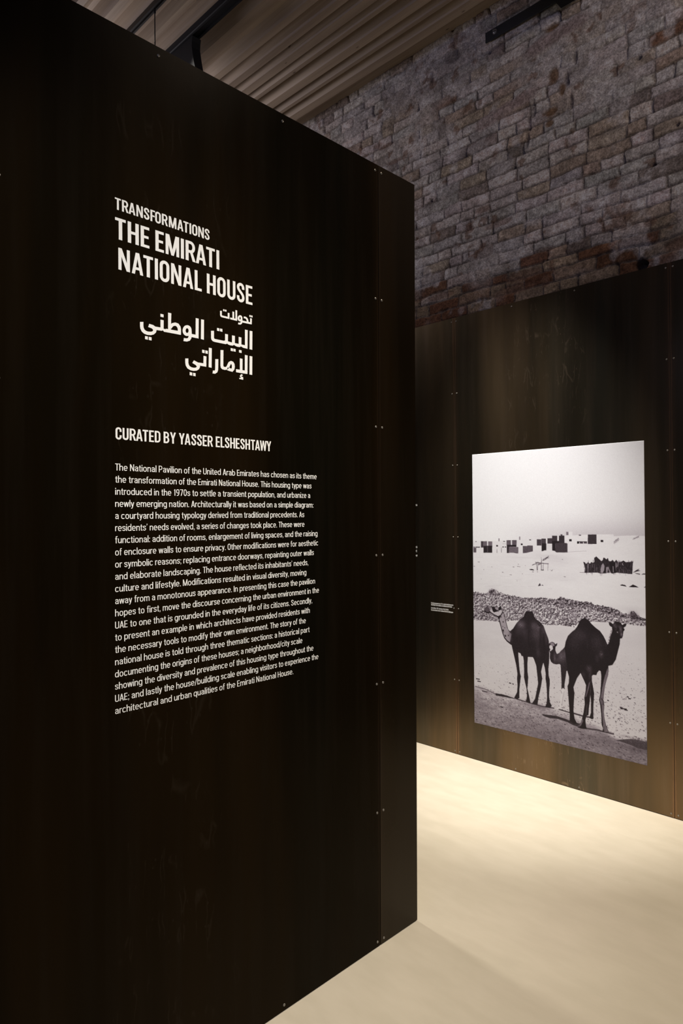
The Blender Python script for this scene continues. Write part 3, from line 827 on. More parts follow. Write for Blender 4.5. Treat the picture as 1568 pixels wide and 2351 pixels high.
# caption beside the photograph
LET_F = FAR_Y - 0.0008
def on_far(x, z, e=0.0): return (x, LET_F - e, z)
ct = thing('caption_lettering', 'tiny white four line caption on the steel sheet left of the photograph', 'caption', (-2.85, FAR_Y, 1.0))
for s, ly, ry, rx in (("In the background one of the earliest sha'bi houses in", 1385.6, 1390.8, 1040.8), ("Abu Dhabi; in the middle is a traditional arish house.", 1389.8, 1394.6, 1038.2),
                      ("Gerard Klijn, 1974. Courtesy of the Catholic", 1397.0, 1401.4, 1030.2), ("Documentation Centre, Radboud University Nijmegen", 1401.6, 1406.6, 1040.3)):
    x0, z0 = far(990, ly); x1, _ = far(rx, ry)
    child('caption_line', text_bm(s, x0, x1 - x0, z0, 0.0110, on_far, 6e-5), M_VINYL, ct)
et = thing('caption_lettering', 'clipped white line ends showing past the free edge of the lettered partition', 'caption', (-3.09, FAR_Y, 1.5))
for s, px, py in (('a', 957.6, 1161.8), ('s', 957.4, 1258.4), ('t', 957.0, 1267.6), ('e', 957.8, 1277.8)):
    x1, z0 = far(px + 0.6, py)
    child('caption_line', text_bm('house' + s, x1 - 0.07, 0.07, z0, 0.019, on_far, 6e-5), M_VINYL, et)

# ------------------------------------------------------------------ the photograph on the far wall
PX0, PX1, PZ0, PZ1 = -2.59886, -1.46656, 0.24927, 2.05357
NW, NH = 480, 765
exec_print = None


class Canvas:
    """a grey-tone print, v[row from the top, column]; shapes are given as they lie on the print"""
    def __init__(s):
        s.v = np.full((NH, NW), 236.0)
        s.rng = np.random.default_rng(5)

    def to(s, pts, view):
        sc, ox, oy = view; r = []
        for u, w in pts:
            x, z = far(ox + u / sc, oy + w / sc)
            r.append(((x - PX0) / (PX1 - PX0) * (NW - 1), (PZ1 - z) / (PZ1 - PZ0) * (NH - 1)))
        return r

    def mask(s, pts):
        P = np.array(pts); x0, y0 = np.floor(P.min(0)).astype(int) - 1; x1, y1 = np.ceil(P.max(0)).astype(int) + 2
        x0, y0 = max(x0, 0), max(y0, 0); x1, y1 = min(x1, NW), min(y1, NH)
        if x1 <= x0 or y1 <= y0: return None
        acc = np.zeros((y1 - y0, x1 - x0)); k = 3
        for a in range(k):
            for b in range(k):
                X = np.arange(x0, x1)[None, :] + (a + .5) / k - .5; Y = np.arange(y0, y1)[:, None] + (b + .5) / k - .5
                ins = np.zeros(acc.shape, bool); n = len(P)
                for i in range(n):
                    xa, ya = P[i]; xb, yb = P[(i + 1) % n]
                    if ya == yb: continue
                    c = (ya > Y) != (yb > Y)
                    ins ^= c & (X < (xb - xa) * (Y - ya) / (yb - ya) + xa)
                acc += ins
        return slice(y0, y1), slice(x0, x1), acc / (k * k)

    def fill(s, pts, val, view=None, alpha=1.0, tex=0.0):
        m = s.mask(s.to(pts, view) if view else pts)
        if m is None: return
        a, b, k = m; k = k * alpha
        vv = val + (s.rng.normal(0, tex, k.shape) if tex else 0)
        s.v[a, b] = s.v[a, b] * (1 - k) + vv * k

    def rect(s, x0, y0, x1, y1, val, view, tex=6): s.fill([(x0, y0), (x1, y0), (x1, y1), (x0, y1)], val, view, 1.0, tex)

    def stroke(s, pts, w, val, view, alpha=1.0):
        P = s.to(pts, view); w = w / view[0] * NW / 394.0
        for (xa, ya), (xb, yb) in zip(P[:-1], P[1:]):
            d = np.hypot(xb - xa, yb - ya) + 1e-6; nx, ny = -(yb - ya) / d * w / 2, (xb - xa) / d * w / 2
            s.fill([(xa + nx, ya + ny), (xb + nx, yb + ny), (xb - nx, yb - ny), (xa - nx, ya - ny)], val, None, alpha)

    def glow(s, x, y, rx, ry, val, view, amt, clip=None, tex=0.0, rot=0.0):
        (cx, cy), = s.to([(x, y)], view); kx = NW / 394.0 / view[0]; rx *= kx; ry *= kx
        Y, X = np.mgrid[0:NH, 0:NW]; X = X - cx; Y = Y - cy
        c, n = math.cos(math.radians(rot)), math.sin(math.radians(rot)); X, Y = X * c + Y * n, -X * n + Y * c
        k = np.exp(-((X / rx) ** 2 + (Y / ry) ** 2)) * amt
        if tex: k = k * np.clip(1 + s.rng.normal(0, tex, k.shape), 0, 2)
        if clip is not None: k = k * clip
        s.v = s.v * (1 - k) + val * k

    def full(s, pts, view):
        r = np.zeros((NH, NW)); m = s.mask(s.to(pts, view))
        if m: r[m[0], m[1]] = m[2]
        return r


def paint():
    c = Canvas(); rng = c.rng
    A = (3.6465, 1070, 1320); B = (6.817, 1070, 1210); D = (7.127, 1280, 1210); L = (6.817, 1070, 1340); R = (6.272, 1250, 1380)
    Y, X = np.mgrid[0:NH, 0:NW]; u = X / NW; v = Y / NH
    # sky: pale, a little greyer low down on the right
    c.v = 243 - 8 * v - 6 * sstep(0.5, 1.0, u) - 34 * np.exp(-((v - 0.31) / 0.06) ** 2) * sstep(0.1, 0.75, u) + rng.normal(0, 2.5, (NH, NW))
    land = [(100, 215), (420, 215), (500, 222), (700, 207), (830, 205), (1000, 195), (1110, 190), (1180, 180), (1345, 170), (1450, 130), (1560, 128)]
    land2 = [(120, 140), (180, 138), (180, 78), (245, 78), (245, 138), (400, 128), (640, 120), (915, 118), (925, 150), (1100, 142), (1250, 138), (1460, 150), (1460, 1100)]
    P = c.to(land, B) + c.to(land2, D) + [(NW + 5, NH + 5), (-5, NH + 5)]
    m = c.mask(P); full = np.zeros((NH, NW)); full[m[0], m[1]] = m[2]
    base = 236 - 10 * fbm((NH, NW), 60, rng, 4, 2.5) + 3 * (fbm((NH, NW), 5, rng, 3, 3) - 0.5) * 2
    c.v = c.v * (1 - full) + base * full
    # soft dune shade
    for x, y, rx, ry, a in ((1250, 450, 220, 60, 0.25), (1450, 520, 200, 90, 0.22), (1500, 800, 300, 60, 0.12), (900, 480, 160, 14, 0.2)): c.glow(x, y, rx, ry, 190, B, a)
    # the village
    for r in ((118, 325, 163, 398, 88), (118, 308, 138, 321, 20), (148, 308, 220, 321, 24), (148, 222, 166, 232, 60), (235, 222, 275, 322, 62), (275, 222, 330, 292, 105), (348, 225, 412, 292, 112), (275, 292, 412, 402, 34), (330, 295, 347, 400, 70),
              (475, 282, 500, 305, 10), (508, 178, 528, 222, 150), (585, 219, 612, 230, 40), (570, 305, 595, 318, 30), (608, 305, 630, 318, 30), (570, 260, 630, 267, 190), (484, 340, 490, 405, 95), (553, 320, 559, 400, 95),
              (636, 206, 704, 284, 95), (722, 204, 793, 284, 88), (640, 280, 790, 310, 26), (640, 308, 680, 406, 36), (832, 150, 852, 200, 140), (860, 258, 888, 283, 14), (992, 196, 1020, 208, 40),
              (1110, 192, 1180, 290, 62), (1182, 180, 1252, 258, 66), (1275, 175, 1348, 260, 60), (1348, 135, 1430, 222, 52), (1455, 134, 1542, 255, 44), (1480, 114, 1510, 135, 66), (1348, 218, 1456, 262, 24), (1185, 256, 1258, 378, 28),
              (1262, 264, 1350, 352, 222), (1350, 250, 1400, 375, 24), (1400, 250, 1575, 398, 58)): c.rect(*r, B)
    c.fill([(670, 312), (820, 312), (820, 414), (790, 412), (740, 402), (670, 402)], 102, B, 1, 12)
    c.fill([(890, 296), (960, 297), (962, 288), (1048, 290), (1048, 380), (950, 404), (890, 410)], 84, B, 1, 10)
    for r in ((0, 266, 165, 415, 58), (145, 78, 180, 133, 120), (192, 200, 235, 234, 14), (350, 126, 388, 140, 42), (320, 235, 357, 272, 20), (366, 238, 420, 270, 60), (430, 238, 485, 270, 70), (357, 235, 485, 243, 40), (498, 122, 640, 278, 50), (707, 212, 750, 245, 10)): c.rect(*r, D)
    c.fill([(1180, 385), (1230, 365), (1300, 360), (1380, 372), (1420, 400), (1500, 402), (1575, 398), (1575, 430), (1180, 430)], 226, B)
    c.stroke([(170, 410), (300, 400), (480, 392)], 5, 150, D, 0.7)
    for k in range(60): 
        x = rng.uniform(920, 1010); y = 260 - (x - 920) * 0.75 + rng.uniform(-25, 25); c.stroke([(x, y), (x + 8, y - 8)], 5, 110, D, 0.7)
    for k in range(40):
        x = rng.uniform(1230, 1330); y = 205 - (x - 1230) * 0.45 + rng.uniform(-14, 14); c.stroke([(x, y), (x + 8, y - 6)], 5, 110, D, 0.7)
    # palm fence
    fence = [(425, 570), (445, 575), (470, 605), (500, 575), (530, 600), (560, 570), (580, 590), (605, 570), (602, 505), (625, 488), (640, 480), (660, 505), (690, 530), (715, 560), (742, 540), (752, 500), (775, 505), (800, 530), (826, 505), (842, 560), (880, 560), (900, 535), (930, 570), (965, 535),
             (985, 570), (1030, 575), (1080, 548), (1120, 575), (1180, 570), (1235, 565), (1225, 770), (1100, 760), (960, 745), (900, 762), (860, 745), (780, 758), (700, 760), (660, 745), (445, 748), (455, 690)]
    c.fill(fence, 34, D, 1, 16)
    fm = c.full(fence, D)
    for k in range(170):
        x = rng.uniform(430, 1230); y = rng.uniform(570, 730); c.stroke([(x, y), (x + rng.uniform(-12, 12), y + rng.uniform(20, 80))], rng.uniform(3, 7), rng.choice([14, 20, 110, 95, 140]), D, 0.55)
    c.fill([(705, 690), (722, 620), (750, 590), (770, 640), (760, 745), (710, 750)], 178, D, 0.8)
    c.fill([(790, 660), (830, 650), (880, 752), (800, 755)], 168, D, 0.75)
    for q in ([(745, 745), (795, 650), (790, 750)], [(845, 575), (930, 575), (965, 750), (900, 758)], [(830, 680), (850, 745), (820, 745)]): c.fill(q, 16, D)
    for q in ([(955, 560), (965, 660)], [(995, 570), (985, 650)], [(1060, 590), (1075, 630)], [(910, 640), (915, 740)], [(500, 600), (500, 740)]): c.stroke(q, 9, 195, D, 0.8)
    for k in range(46):
        x = rng.uniform(425, 1235); c.stroke([(x, 590), (x + rng.uniform(-8, 8), 590 - rng.uniform(15, 55))], 5, 45, D, 0.7)
    c.fill([(1235, 745), (1290, 705), (1345, 680), (1320, 708), (1365, 712), (1300, 728), (1255, 742)], 50, D); c.fill([(1265, 752), (1350, 765), (1350, 778), (1300, 770)], 40, D); c.fill([(1375, 778), (1400, 762), (1460, 760), (1460, 775)], 25, D)
    c.stroke([(365, 742), (445, 745)], 6, 120, D)
    c.fill([(1025, 950), (1060, 938), (1110, 950), (1132, 976), (1085, 965), (1040, 960)], 24, D); c.fill([(1168, 982), (1200, 962), (1235, 940), (1285, 962), (1328, 988), (1250, 985)], 28, D); c.fill([(1415, 990), (1450, 960), (1450, 990)], 24, D)
    # shelter frame and scattered things
    for q, w in (([(1183, 505), (1180, 675)], 8), ([(1178, 470), (1184, 560)], 3), ([(1100, 550), (1115, 680)], 7), ([(1128, 540), (1120, 680)], 7), ([(1210, 560), (1208, 670)], 6), ([(1285, 570), (1283, 682)], 4), ([(1085, 552), (1150, 560), (1230, 572), (1295, 575)], 10)): c.stroke(q, w, 60, B, 0.85)
    for k in range(60):
        x = rng.uniform(1195, 1295); y = 525 - (x - 1195) * 0.6 + rng.uniform(-14, 14); c.stroke([(x, y), (x + 9, y + rng.uniform(-9, 5))], 5, 55, B, 0.8)
        if k < 30:
            x = rng.uniform(1035, 1110); c.stroke([(x, 600 - (x - 1035) * 0.4), (x + 10, 590 - (x - 1035) * 0.4)], 6, 90, B, 0.8)
        if k < 20:
            x = rng.uniform(1130, 1175); c.stroke([(x, rng.uniform(560, 595)), (x + 8, rng.uniform(560, 595))], 6, 100, B, 0.7)
    c.fill([(992, 662), (1030, 656), (1065, 668), (1062, 680), (1000, 670)], 20, B); c.fill([(1172, 668), (1220, 668), (1215, 680), (1175, 678)], 40, B); c.fill([(1315, 665), (1340, 682), (1360, 662), (1345, 690)], 50, B)
    c.fill([(1128, 925), (1140, 900), (1158, 876), (1168, 902), (1175, 915), (1200, 902), (1216, 920), (1180, 912), (1150, 922)], 60, B)
    for x, y, w in ((480, 0, 0), (200, 546, 30), (130, 612, 22), (820, 580, 14), (815, 614, 24), (842, 620, 16), (745, 622, 26), (576, 706, 22), (700, 745, 34), (884, 732, 10), (1120, 700, 16), (1050, 700, 24), (405, 622, 10), (240, 812, 8), (280, 665, 10), (800, 840, 6), (1545, 775, 30), (930, 602, 8), (1290, 0, 0), (1510, 505, 14)):
        if w: c.stroke([(x - w / 2, y), (x + w / 2, y + 3)], 7, 70, B, 0.8)
    for k in range(26):
        x = rng.uniform(120, 1550); y = rng.uniform(430, 980); w = rng.uniform(20, 180); c.stroke([(x, y), (x + w, y + rng.uniform(-4, 8))], 4, 185, B, 0.35)
    # near sand: a darker band comes in from the lower left
    lo = sstep(0.59, 0.70, v) * (1 - 0)
    c.v = c.v - lo * (8 + 10 * fbm((NH, NW), 30, rng, 4, 2)) 
    # bank of broken rock
    top = [(40, 150), (85, 140), (120, 148), (165, 155), (190, 140), (195, 122), (225, 115), (262, 128), (275, 142), (330, 160), (380, 172), (430, 178), (500, 192), (545, 190), (600, 192), (650, 190), (700, 198), (760, 205), (790, 182), (830, 195), (900, 210), (960, 222), (1010, 225), (1050, 232), (1080, 250), (1150, 258), (1210, 268), (1250, 285), (1310, 318), (1370, 330), (1385, 302), (1410, 305), (1450, 345), (1540, 372)]
    bot = [(1540, 430), (1450, 425), (1400, 420), (1330, 405), (1150, 395), (1050, 392), (940, 400), (910, 438), (800, 422), (680, 418), (600, 400), (500, 385), (400, 380), (300, 395), (170, 382), (40, 376)]
    rt = []
    for i in range(len(top) - 1):
        n = 9
        for k in range(n):
            t = k / n; rt.append((top[i][0] * (1 - t) + top[i + 1][0] * t, top[i][1] * (1 - t) + top[i + 1][1] * t + rng.uniform(-6, 6)))
    bank = c.full(rt + bot, A)
    n1 = vnoise((NH, NW), 2.6, rng, 1.2); n2 = vnoise((NH, NW), 1.5, rng, 1.3); n3 = fbm((NH, NW), 14, rng, 3, 1.8)
    # lumps lit from above: difference of a shifted height field
    hf = vnoise((NH, NW), 4.2, rng, 1.1) + 0.6 * n1
    emb = hf - np.roll(np.roll(hf, 1, 0), 1, 1)
    rock = 142 + 210 * emb + 190 * (n2 - 0.5) + 60 * (n3 - 0.5)
    rock = np.clip(rock, 18, 232)
    edge = sstep(0.30, 0.62, u)
    (_, ya), = c.to([(600, 190)], A); (_, yb), = c.to([(600, 400)], A)
    ridge = c.full(rt + [(1540, 392), (1200, 330), (1000, 275), (860, 262), (600, 240), (450, 215), (300, 190), (200, 180), (40, 185)], A)
    rock = rock - 42 * ridge * (0.35 + 0.65 * edge)
    c.v = c.v * (1 - bank * 0.96) + rock * bank * 0.96
    c.glow(225, 140, 30, 22, 85, A, 0.45); c.glow(213, 143, 10, 10, 20, A, 0.8); c.glow(1400, 340, 30, 26, 45, A, 0.7); c.glow(1440, 385, 50, 14, 70, A, 0.35)
    c.glow(1380, 290, 160, 22, 205, A, 0.35)
    # ground below the bank
    shore = c.full([(40, 376), (300, 395), (500, 385), (680, 418), (910, 438), (1150, 395), (1540, 430), (1560, 1700), (0, 1700)], A)
    gtone = 228 - 14 * fbm((NH, NW), 40, rng, 4, 2.2)
    c.v = np.where(shore > 0.5, np.minimum(c.v, gtone), c.v)
    slope = [(40, 925), (130, 940), (250, 990), (400, 1025), (520, 1065), (700, 1110), (860, 1165), (960, 1230), (1150, 1305), (1260, 1375), (1540, 1430), (1560, 1700), (0, 1700)]
    fg = c.full(slope, A)
    depth = sstep(0.80, 1.0, v)
    gt = 196 - 60 * depth + 70 * (fbm((NH, NW), 7, rng, 4, 2.2) - 0.5) + 46 * (vnoise((NH, NW), 2.0, rng, 2.0) - 0.5) - 14 * sstep(0.4, 0.9, u) * depth
    kb = np.ones(13) / 13
    soft = fg
    for _ in range(2): soft = np.apply_along_axis(lambda a: np.convolve(np.pad(a, 6, 'edge'), kb, 'valid'), 0, soft)
    soft = np.clip(soft + (fbm((NH, NW), 6, rng, 3, 2) - 0.5) * 1.2 * soft * (1 - soft) * 4 * 0.5, 0, 1)
    c.v = c.v * (1 - soft * 0.9) + gt * soft * 0.9
    c.glow(650, 1330, 420, 90, 112, A, 0.55, fg); c.glow(1250, 1420, 300, 60, 105, A, 0.5, fg); c.glow(90, 1080, 120, 60, 120, A, 0.5, fg)
    # pebbles and dung
    def speck(n, x0, x1, y0, y1, s0, s1, tone, al):
        for _ in range(n):
            x = rng.uniform(x0, x1); y = y0 + (y1 - y0) * rng.random() ** 0.8; w = rng.uniform(s0, s1) * (0.5 + 0.7 * (y - 500) / 900)
            h = max(1.6, w * rng.uniform(0.35, 0.7)); c.fill([(x + w * rng.uniform(0.6, 1.2) * math.cos(q), y + h * rng.uniform(0.6, 1.2) * math.sin(q) + 0.35 * w * math.cos(q)) for q in np.arange(0, 6.2, 0.9)], rng.uniform(*tone), A, al)
    speck(260, 60, 1530, 640, 900, 2, 5, (90, 170), 0.6)
    speck(900, 60, 1530, 740, 1330, 2, 6.5, (30, 140), 0.8)
    speck(1000, 60, 1530, 960, 1620, 2.5, 9, (35, 110), 0.65)
    speck(240, 60, 1530, 1000, 1620, 4, 9, (205, 225), 0.3)
    for x, y, w in ((370, 905, 9), (395, 912, 6), (1370, 1035, 10), (1355, 1020, 8), (1320, 1120, 26), (1300, 1110, 12), (1340, 1130, 14), (1190, 1050, 7), (300, 1105, 12), (100, 870, 16), (110, 890, 14), (240, 1000, 0)):
        if w: c.stroke([(x - w, y - 2), (x + w, y + 3)], 8, 40, A)
    # cast shadows
    c.stroke([(75, 932), (100, 938), (160, 955), (245, 995)], 6, 60, A, 0.8); c.stroke([(135, 970), (180, 980)], 9, 70, A)
    c.fill([(245, 990), (300, 998), (350, 1012), (400, 1030), (440, 1040), (400, 1036), (330, 1022), (250, 1008)], 40, A); c.stroke([(420, 1036), (480, 1055), (560, 1078), (640, 1100), (740, 1115)], 9, 50, A, 0.9)
    c.glow(620, 1105, 70, 16, 85, A, 0.6); c.glow(500, 1080, 60, 14, 110, A, 0.5)
    c.fill([(635, 1165), (700, 1172), (760, 1180), (820, 1200), (880, 1222), (955, 1245), (935, 1270), (900, 1258), (850, 1232), (770, 1205), (700, 1198), (650, 1180)], 44, A, 0.95, 10)
    c.stroke([(780, 1125), (830, 1140), (870, 1152)], 8, 50, A); c.stroke([(895, 1155), (935, 1168), (975, 1180), (1060, 1195)], 12, 50, A, 0.9)
    c.stroke([(950, 1270), (1010, 1285), (1090, 1296), (1150, 1310), (1240, 1332)], 12, 60, A, 0.85)
    c.fill([(1250, 1385), (1310, 1376), (1380, 1372), (1440, 1380), (1530, 1400), (1530, 1470), (1440, 1450), (1370, 1420), (1300, 1395)], 62, A, 0.9, 14); c.glow(1450, 1470, 80, 18, 70, A, 0.5)
    c.glow(1440, 1375, 120, 10, 90, A, 0.5, None, 0.8)
    # calf
    calf = [(66, 612), (85, 595), (112, 585), (142, 600), (158, 622), (172, 612), (188, 604), (182, 640), (162, 658), (158, 700), (168, 735), (182, 762), (215, 745), (240, 715), (268, 690), (300, 652), (330, 700), (360, 900), (340, 1000), (318, 1008), (308, 1090), (292, 1190), (290, 1268), (268, 1250), (246, 1275), (248, 1170), (242, 1050), (234, 920), (218, 905), (170, 912), (128, 900), (96, 872), (78, 820), (82, 745), (70, 715), (58, 670)]
    c.fill(calf, 40, R, 1, 10); cm = c.full(calf, R)
    c.glow(245, 790, 50, 80, 120, R, 0.6, cm, 0.35); c.glow(305, 760, 26, 60, 110, R, 0.6, cm, 0.35); c.glow(150, 820, 16, 60, 105, R, 0.7, cm, 0.2); c.glow(190, 850, 30, 30, 85, R, 0.5, cm)
    c.fill([(72, 645), (95, 628), (122, 655), (125, 690), (100, 712), (82, 725), (74, 690)], 218, R); c.fill([(80, 600), (110, 592), (140, 608), (148, 640), (120, 652), (95, 628)], 150, R, 0.9, 10); c.fill([(120, 660), (146, 652), (150, 680), (135, 698)], 20, R); c.fill([(68, 685), (82, 680), (86, 706), (72, 712)], 30, R)
    c.fill([(244, 1272), (268, 1250), (290, 1268), (285, 1310), (262, 1400), (246, 1500), (235, 1540), (190, 1558), (165, 1540), (215, 1520), (228, 1420), (238, 1320)], 226, R, 0.9); c.stroke([(240, 1290), (252, 1330)], 8, 110, R, 0.6); c.stroke([(286, 1300), (266, 1390), (250, 1500)], 5, 130, R, 0.6)
    # left camel
    cl_ = [(690, 745), (740, 700), (790, 620), (850, 555), (900, 520), (920, 470), (935, 435), (985, 432), (1040, 430), (1055, 470), (1070, 515), (1095, 552), (1160, 600), (1215, 660), (1250, 760), (1285, 850), (1298, 900), (1300, 1000), (1306, 1100), (1300, 1250), (1290, 1330), (1295, 1440), (1312, 1500), (1314, 1560), (1305, 1650), (1302, 1760), (1312, 1850), (1345, 1915), (1310, 1942), (1240, 1930), (1262, 1870), (1270, 1780), (1268, 1700), (1258, 1560), (1245, 1480), (1250, 1420), (1235, 1320), (1212, 1235), (1195, 1290), (1176, 1380), (1194, 1480), (1180, 1580), (1160, 1680), (1135, 1780), (1120, 1898), (1030, 1880), (1082, 1800), (1105, 1690), (1130, 1560), (1118, 1440), (1100, 1280), (1065, 1180), (1048, 1150), (970, 1145), (962, 1260), (964, 1380), (975, 1460), (970, 1550), (962, 1640), (985, 1740), (1010, 1862), (990, 1872), (940, 1838), (955, 1760), (950, 1650), (925, 1540), (908, 1460), (912, 1380), (905, 1200), (895, 1135), (870, 1130), (855, 1090), (818, 1075), (825, 1180), (835, 1300), (845, 1390), (860, 1450), (850, 1530), (838, 1640), (836, 1790), (800, 1808), (755, 1785), (800, 1700), (808, 1600), (800, 1480), (806, 1410), (790, 1290), (752, 1120), (728, 1020), (716, 962), (690, 945), (640, 905), (600, 855), (570, 775), (540, 660), (515, 570), (495, 525), (440, 492), (380, 455), (345, 468), (300, 452), (284, 425), (300, 385), (325, 360), (335, 347), (355, 358), (400, 358), (440, 362), (480, 358), (512, 375), (535, 348), (551, 356), (554, 400), (575, 430), (605, 480), (622, 560), (640, 640), (662, 715)]
    c.fill(cl_, 33, L, 1, 7); cm = c.full(cl_, L)
    c.fill([(522, 560), (548, 505), (585, 452), (602, 500), (620, 590), (645, 690), (680, 755), (712, 785), (700, 850), (688, 915), (645, 885), (605, 835), (580, 765), (552, 660), (535, 590)], 172, L, 0.95, 6)
    c.glow(690, 850, 26, 60, 120, L, 0.5, cm); c.stroke([(560, 470), (585, 452), (604, 500), (622, 590)], 9, 90, L, 0.7); c.glow(640, 800, 40, 60, 150, L, 0.4, cm)
    c.fill([(388, 442), (440, 478), (505, 508), (545, 485), (568, 440), (556, 405), (520, 420), (480, 440), (440, 445), (415, 415), (405, 375), (385, 378), (368, 415)], 206, L, 0.95, 5); c.fill([(450, 372), (490, 365), (510, 385), (508, 415), (480, 410), (462, 395)], 170, L, 0.9)
    c.fill([(298, 395), (335, 358), (388, 364), (376, 425), (345, 455), (300, 440)], 92, L, 0.9, 8); c.fill([(345, 365), (400, 362), (410, 400), (385, 412)], 150, L, 0.8); c.stroke([(292, 425), (335, 452), (360, 448)], 10, 26, L)
    c.fill([(414, 398), (448, 392), (475, 418), (468, 440), (440, 450), (420, 430)], 18, L); c.fill([(514, 385), (536, 350), (550, 362), (546, 400), (528, 415)], 18, L); c.stroke([(480, 430), (520, 438)], 8, 60, L, 0.7)
    for x, y, r in ((582, 598, 9), (583, 732, 13), (616, 816, 13), (550, 520, 8), (664, 812, 9), (606, 690, 6), (598, 505, 6), (575, 670, 6), (590, 760, 6)): c.fill([(x - r, y - r * 1.3), (x + r, y - r), (x + r * 0.8, y + r * 1.5), (x - r * 0.6, y + r)], 34, L, 0.9)
    for x, y, rx, ry, val, a in ((860, 640, 70, 60, 112, 0.85), (820, 740, 60, 70, 70, 0.5), (920, 760, 60, 60, 74, 0.5), (1060, 660, 50, 60, 96, 0.65), (1130, 690, 45, 60, 104, 0.65), (1100, 800, 80, 90, 86, 0.6), (1220, 720, 30, 80, 88, 0.6), (1260, 850, 22, 90, 86, 0.5), (1130, 1080, 30, 60, 78, 0.5), (950, 860, 50, 60, 58, 0.4), (1120, 950, 40, 90, 62, 0.4), (700, 780, 30, 40, 70, 0.5)): c.glow(x, y, rx, ry, val, L, a, cm, 0.28)
    for q, w in (([(985, 720), (975, 900), (1000, 1000)], 26), ([(1160, 700), (1165, 850), (1150, 1000)], 22), ([(1215, 780), (1225, 950), (1225, 1200)], 20)): c.stroke(q, w, 26, L, 0.45)
    c.stroke([(1120, 620), (1150, 665), (1165, 640)], 14, 24, L, 0.8)
    # right camel
    cr_ = [(440, 410), (470, 370), (500, 310), (540, 255), (585, 243), (640, 280), (680, 330), (740, 385), (800, 430), (850, 500), (880, 560), (908, 625), (932, 600), (945, 540), (962, 480), (978, 430), (974, 375), (955, 365), (935, 345), (926, 303), (960, 310), (988, 330), (1010, 303), (1060, 294), (1100, 310), (1122, 345), (1150, 325), (1186, 324), (1172, 362), (1140, 385), (1158, 410), (1138, 440), (1132, 500), (1118, 535), (1090, 540), (1086, 620), (1060, 720), (1030, 840), (980, 920), (922, 932), (922, 1050), (892, 1150), (872, 1230), (858, 1330), (850, 1420), (864, 1500), (856, 1600), (868, 1700), (892, 1800), (930, 1885), (900, 1896), (835, 1880), (846, 1830), (825, 1780), (820, 1640), (805, 1500), (788, 1420), (805, 1340), (815, 1200), (820, 1080), (812, 1010), (790, 998), (762, 1030), (750, 1065), (700, 1062), (684, 1080), (685, 1150), (700, 1230), (717, 1330), (712, 1420), (705, 1550), (708, 1690), (690, 1702), (648, 1680), (672, 1600), (672, 1450), (662, 1340), (655, 1440), (640, 1560), (636, 1640), (602, 1655), (592, 1720), (600, 1800), (612, 1842), (540, 1837), (478, 1818), (530, 1740), (545, 1680), (565, 1600), (582, 1480), (576, 1390), (595, 1290), (600, 1210), (575, 1150), (522, 1035), (470, 1110), (420, 1240), (434, 1330), (425, 1460), (420, 1580), (435, 1690), (470, 1760), (430, 1770), (365, 1725), (365, 1620), (355, 1480), (340, 1300), (333, 1225), (352, 1180), (355, 1090), (330, 1000), (320, 880), (302, 760), (293, 660), (308, 580), (340, 500), (400, 440)]
    c.fill(cr_, 26, R, 1, 6); cm = c.full(cr_, R)
    for k in range(26):
        y = rng.uniform(420, 610); x = 980 - (y - 400) * 0.22; c.stroke([(x, y), (x - rng.uniform(8, 24), y + rng.uniform(-8, 6))], 5, 40, R, 0.8)
    for x, y, rx, ry, val, a in ((480, 480, 110, 90, 62, 0.6), (430, 620, 100, 110, 56, 0.5), (760, 600, 90, 110, 58, 0.6), (560, 500, 60, 60, 58, 0.4), (820, 770, 26, 40, 95, 0.7), (760, 820, 30, 60, 62, 0.5), (620, 620, 12, 60, 66, 0.3), (640, 970, 36, 40, 84, 0.6), (660, 1060, 24, 80, 74, 0.5), (560, 1060, 30, 40, 70, 0.5), (885, 620, 12, 40, 60, 0.4)): c.glow(x, y, rx, ry, val, R, a, cm, 0.5)
    c.fill([(868, 1090), (912, 960), (920, 1050), (890, 1150), (868, 1240), (854, 1330), (846, 1420), (860, 1500), (852, 1600), (866, 1710), (890, 1810), (926, 1884), (862, 1884), (848, 1800), (836, 1650), (820, 1500), (800, 1420), (818, 1340), (834, 1240)], 128, R, 0.85, 10); c.stroke([(820, 1400), (850, 1440), (850, 1500)], 18, 56, R, 0.7); c.glow(826, 1560, 8, 120, 50, R, 0.6, cm); c.stroke([(872, 1790), (868, 1880)], 8, 60, R, 0.6)
    c.fill([(640, 1180), (664, 1150), (640, 1260), (606, 1370), (588, 1385), (612, 1290)], 128, R, 0.7); c.fill([(530, 1740), (548, 1690), (560, 1720), (530, 1790), (490, 1815)], 130, R, 0.8); c.stroke([(615, 1480), (600, 1640)], 5, 130, R, 0.6); c.stroke([(668, 1200), (662, 1340)], 5, 110, R, 0.6)
    for x, y, rx, ry, val, a in ((1010, 345, 20, 24, 92, 0.8), (1030, 390, 16, 24, 100, 0.7), (1085, 370, 26, 20, 84, 0.6), (1100, 410, 16, 30, 118, 0.7), (1110, 480, 14, 26, 130, 0.75), (1062, 360, 10, 18, 50, 0.5), (1062, 450, 12, 16, 88, 0.6)): c.glow(x, y, rx, ry, val, R, a, cm, 0.2)
    c.fill([(1045, 380), (1062, 370), (1078, 420), (1060, 440), (1040, 430)], 24, R, 0.8); c.fill([(1125, 400), (1152, 398), (1148, 425), (1128, 432)], 12, R); c.fill([(1012, 385), (1035, 380), (1040, 400), (1018, 405)], 22, R, 0.7); c.stroke([(1050, 440), (1052, 455)], 8, 190, R); c.stroke([(1075, 495), (1110, 515)], 8, 30, R, 0.7)
    c.v += rng.normal(0, 2.0, (NH, NW))
    return np.clip(c.v, 0, 255)


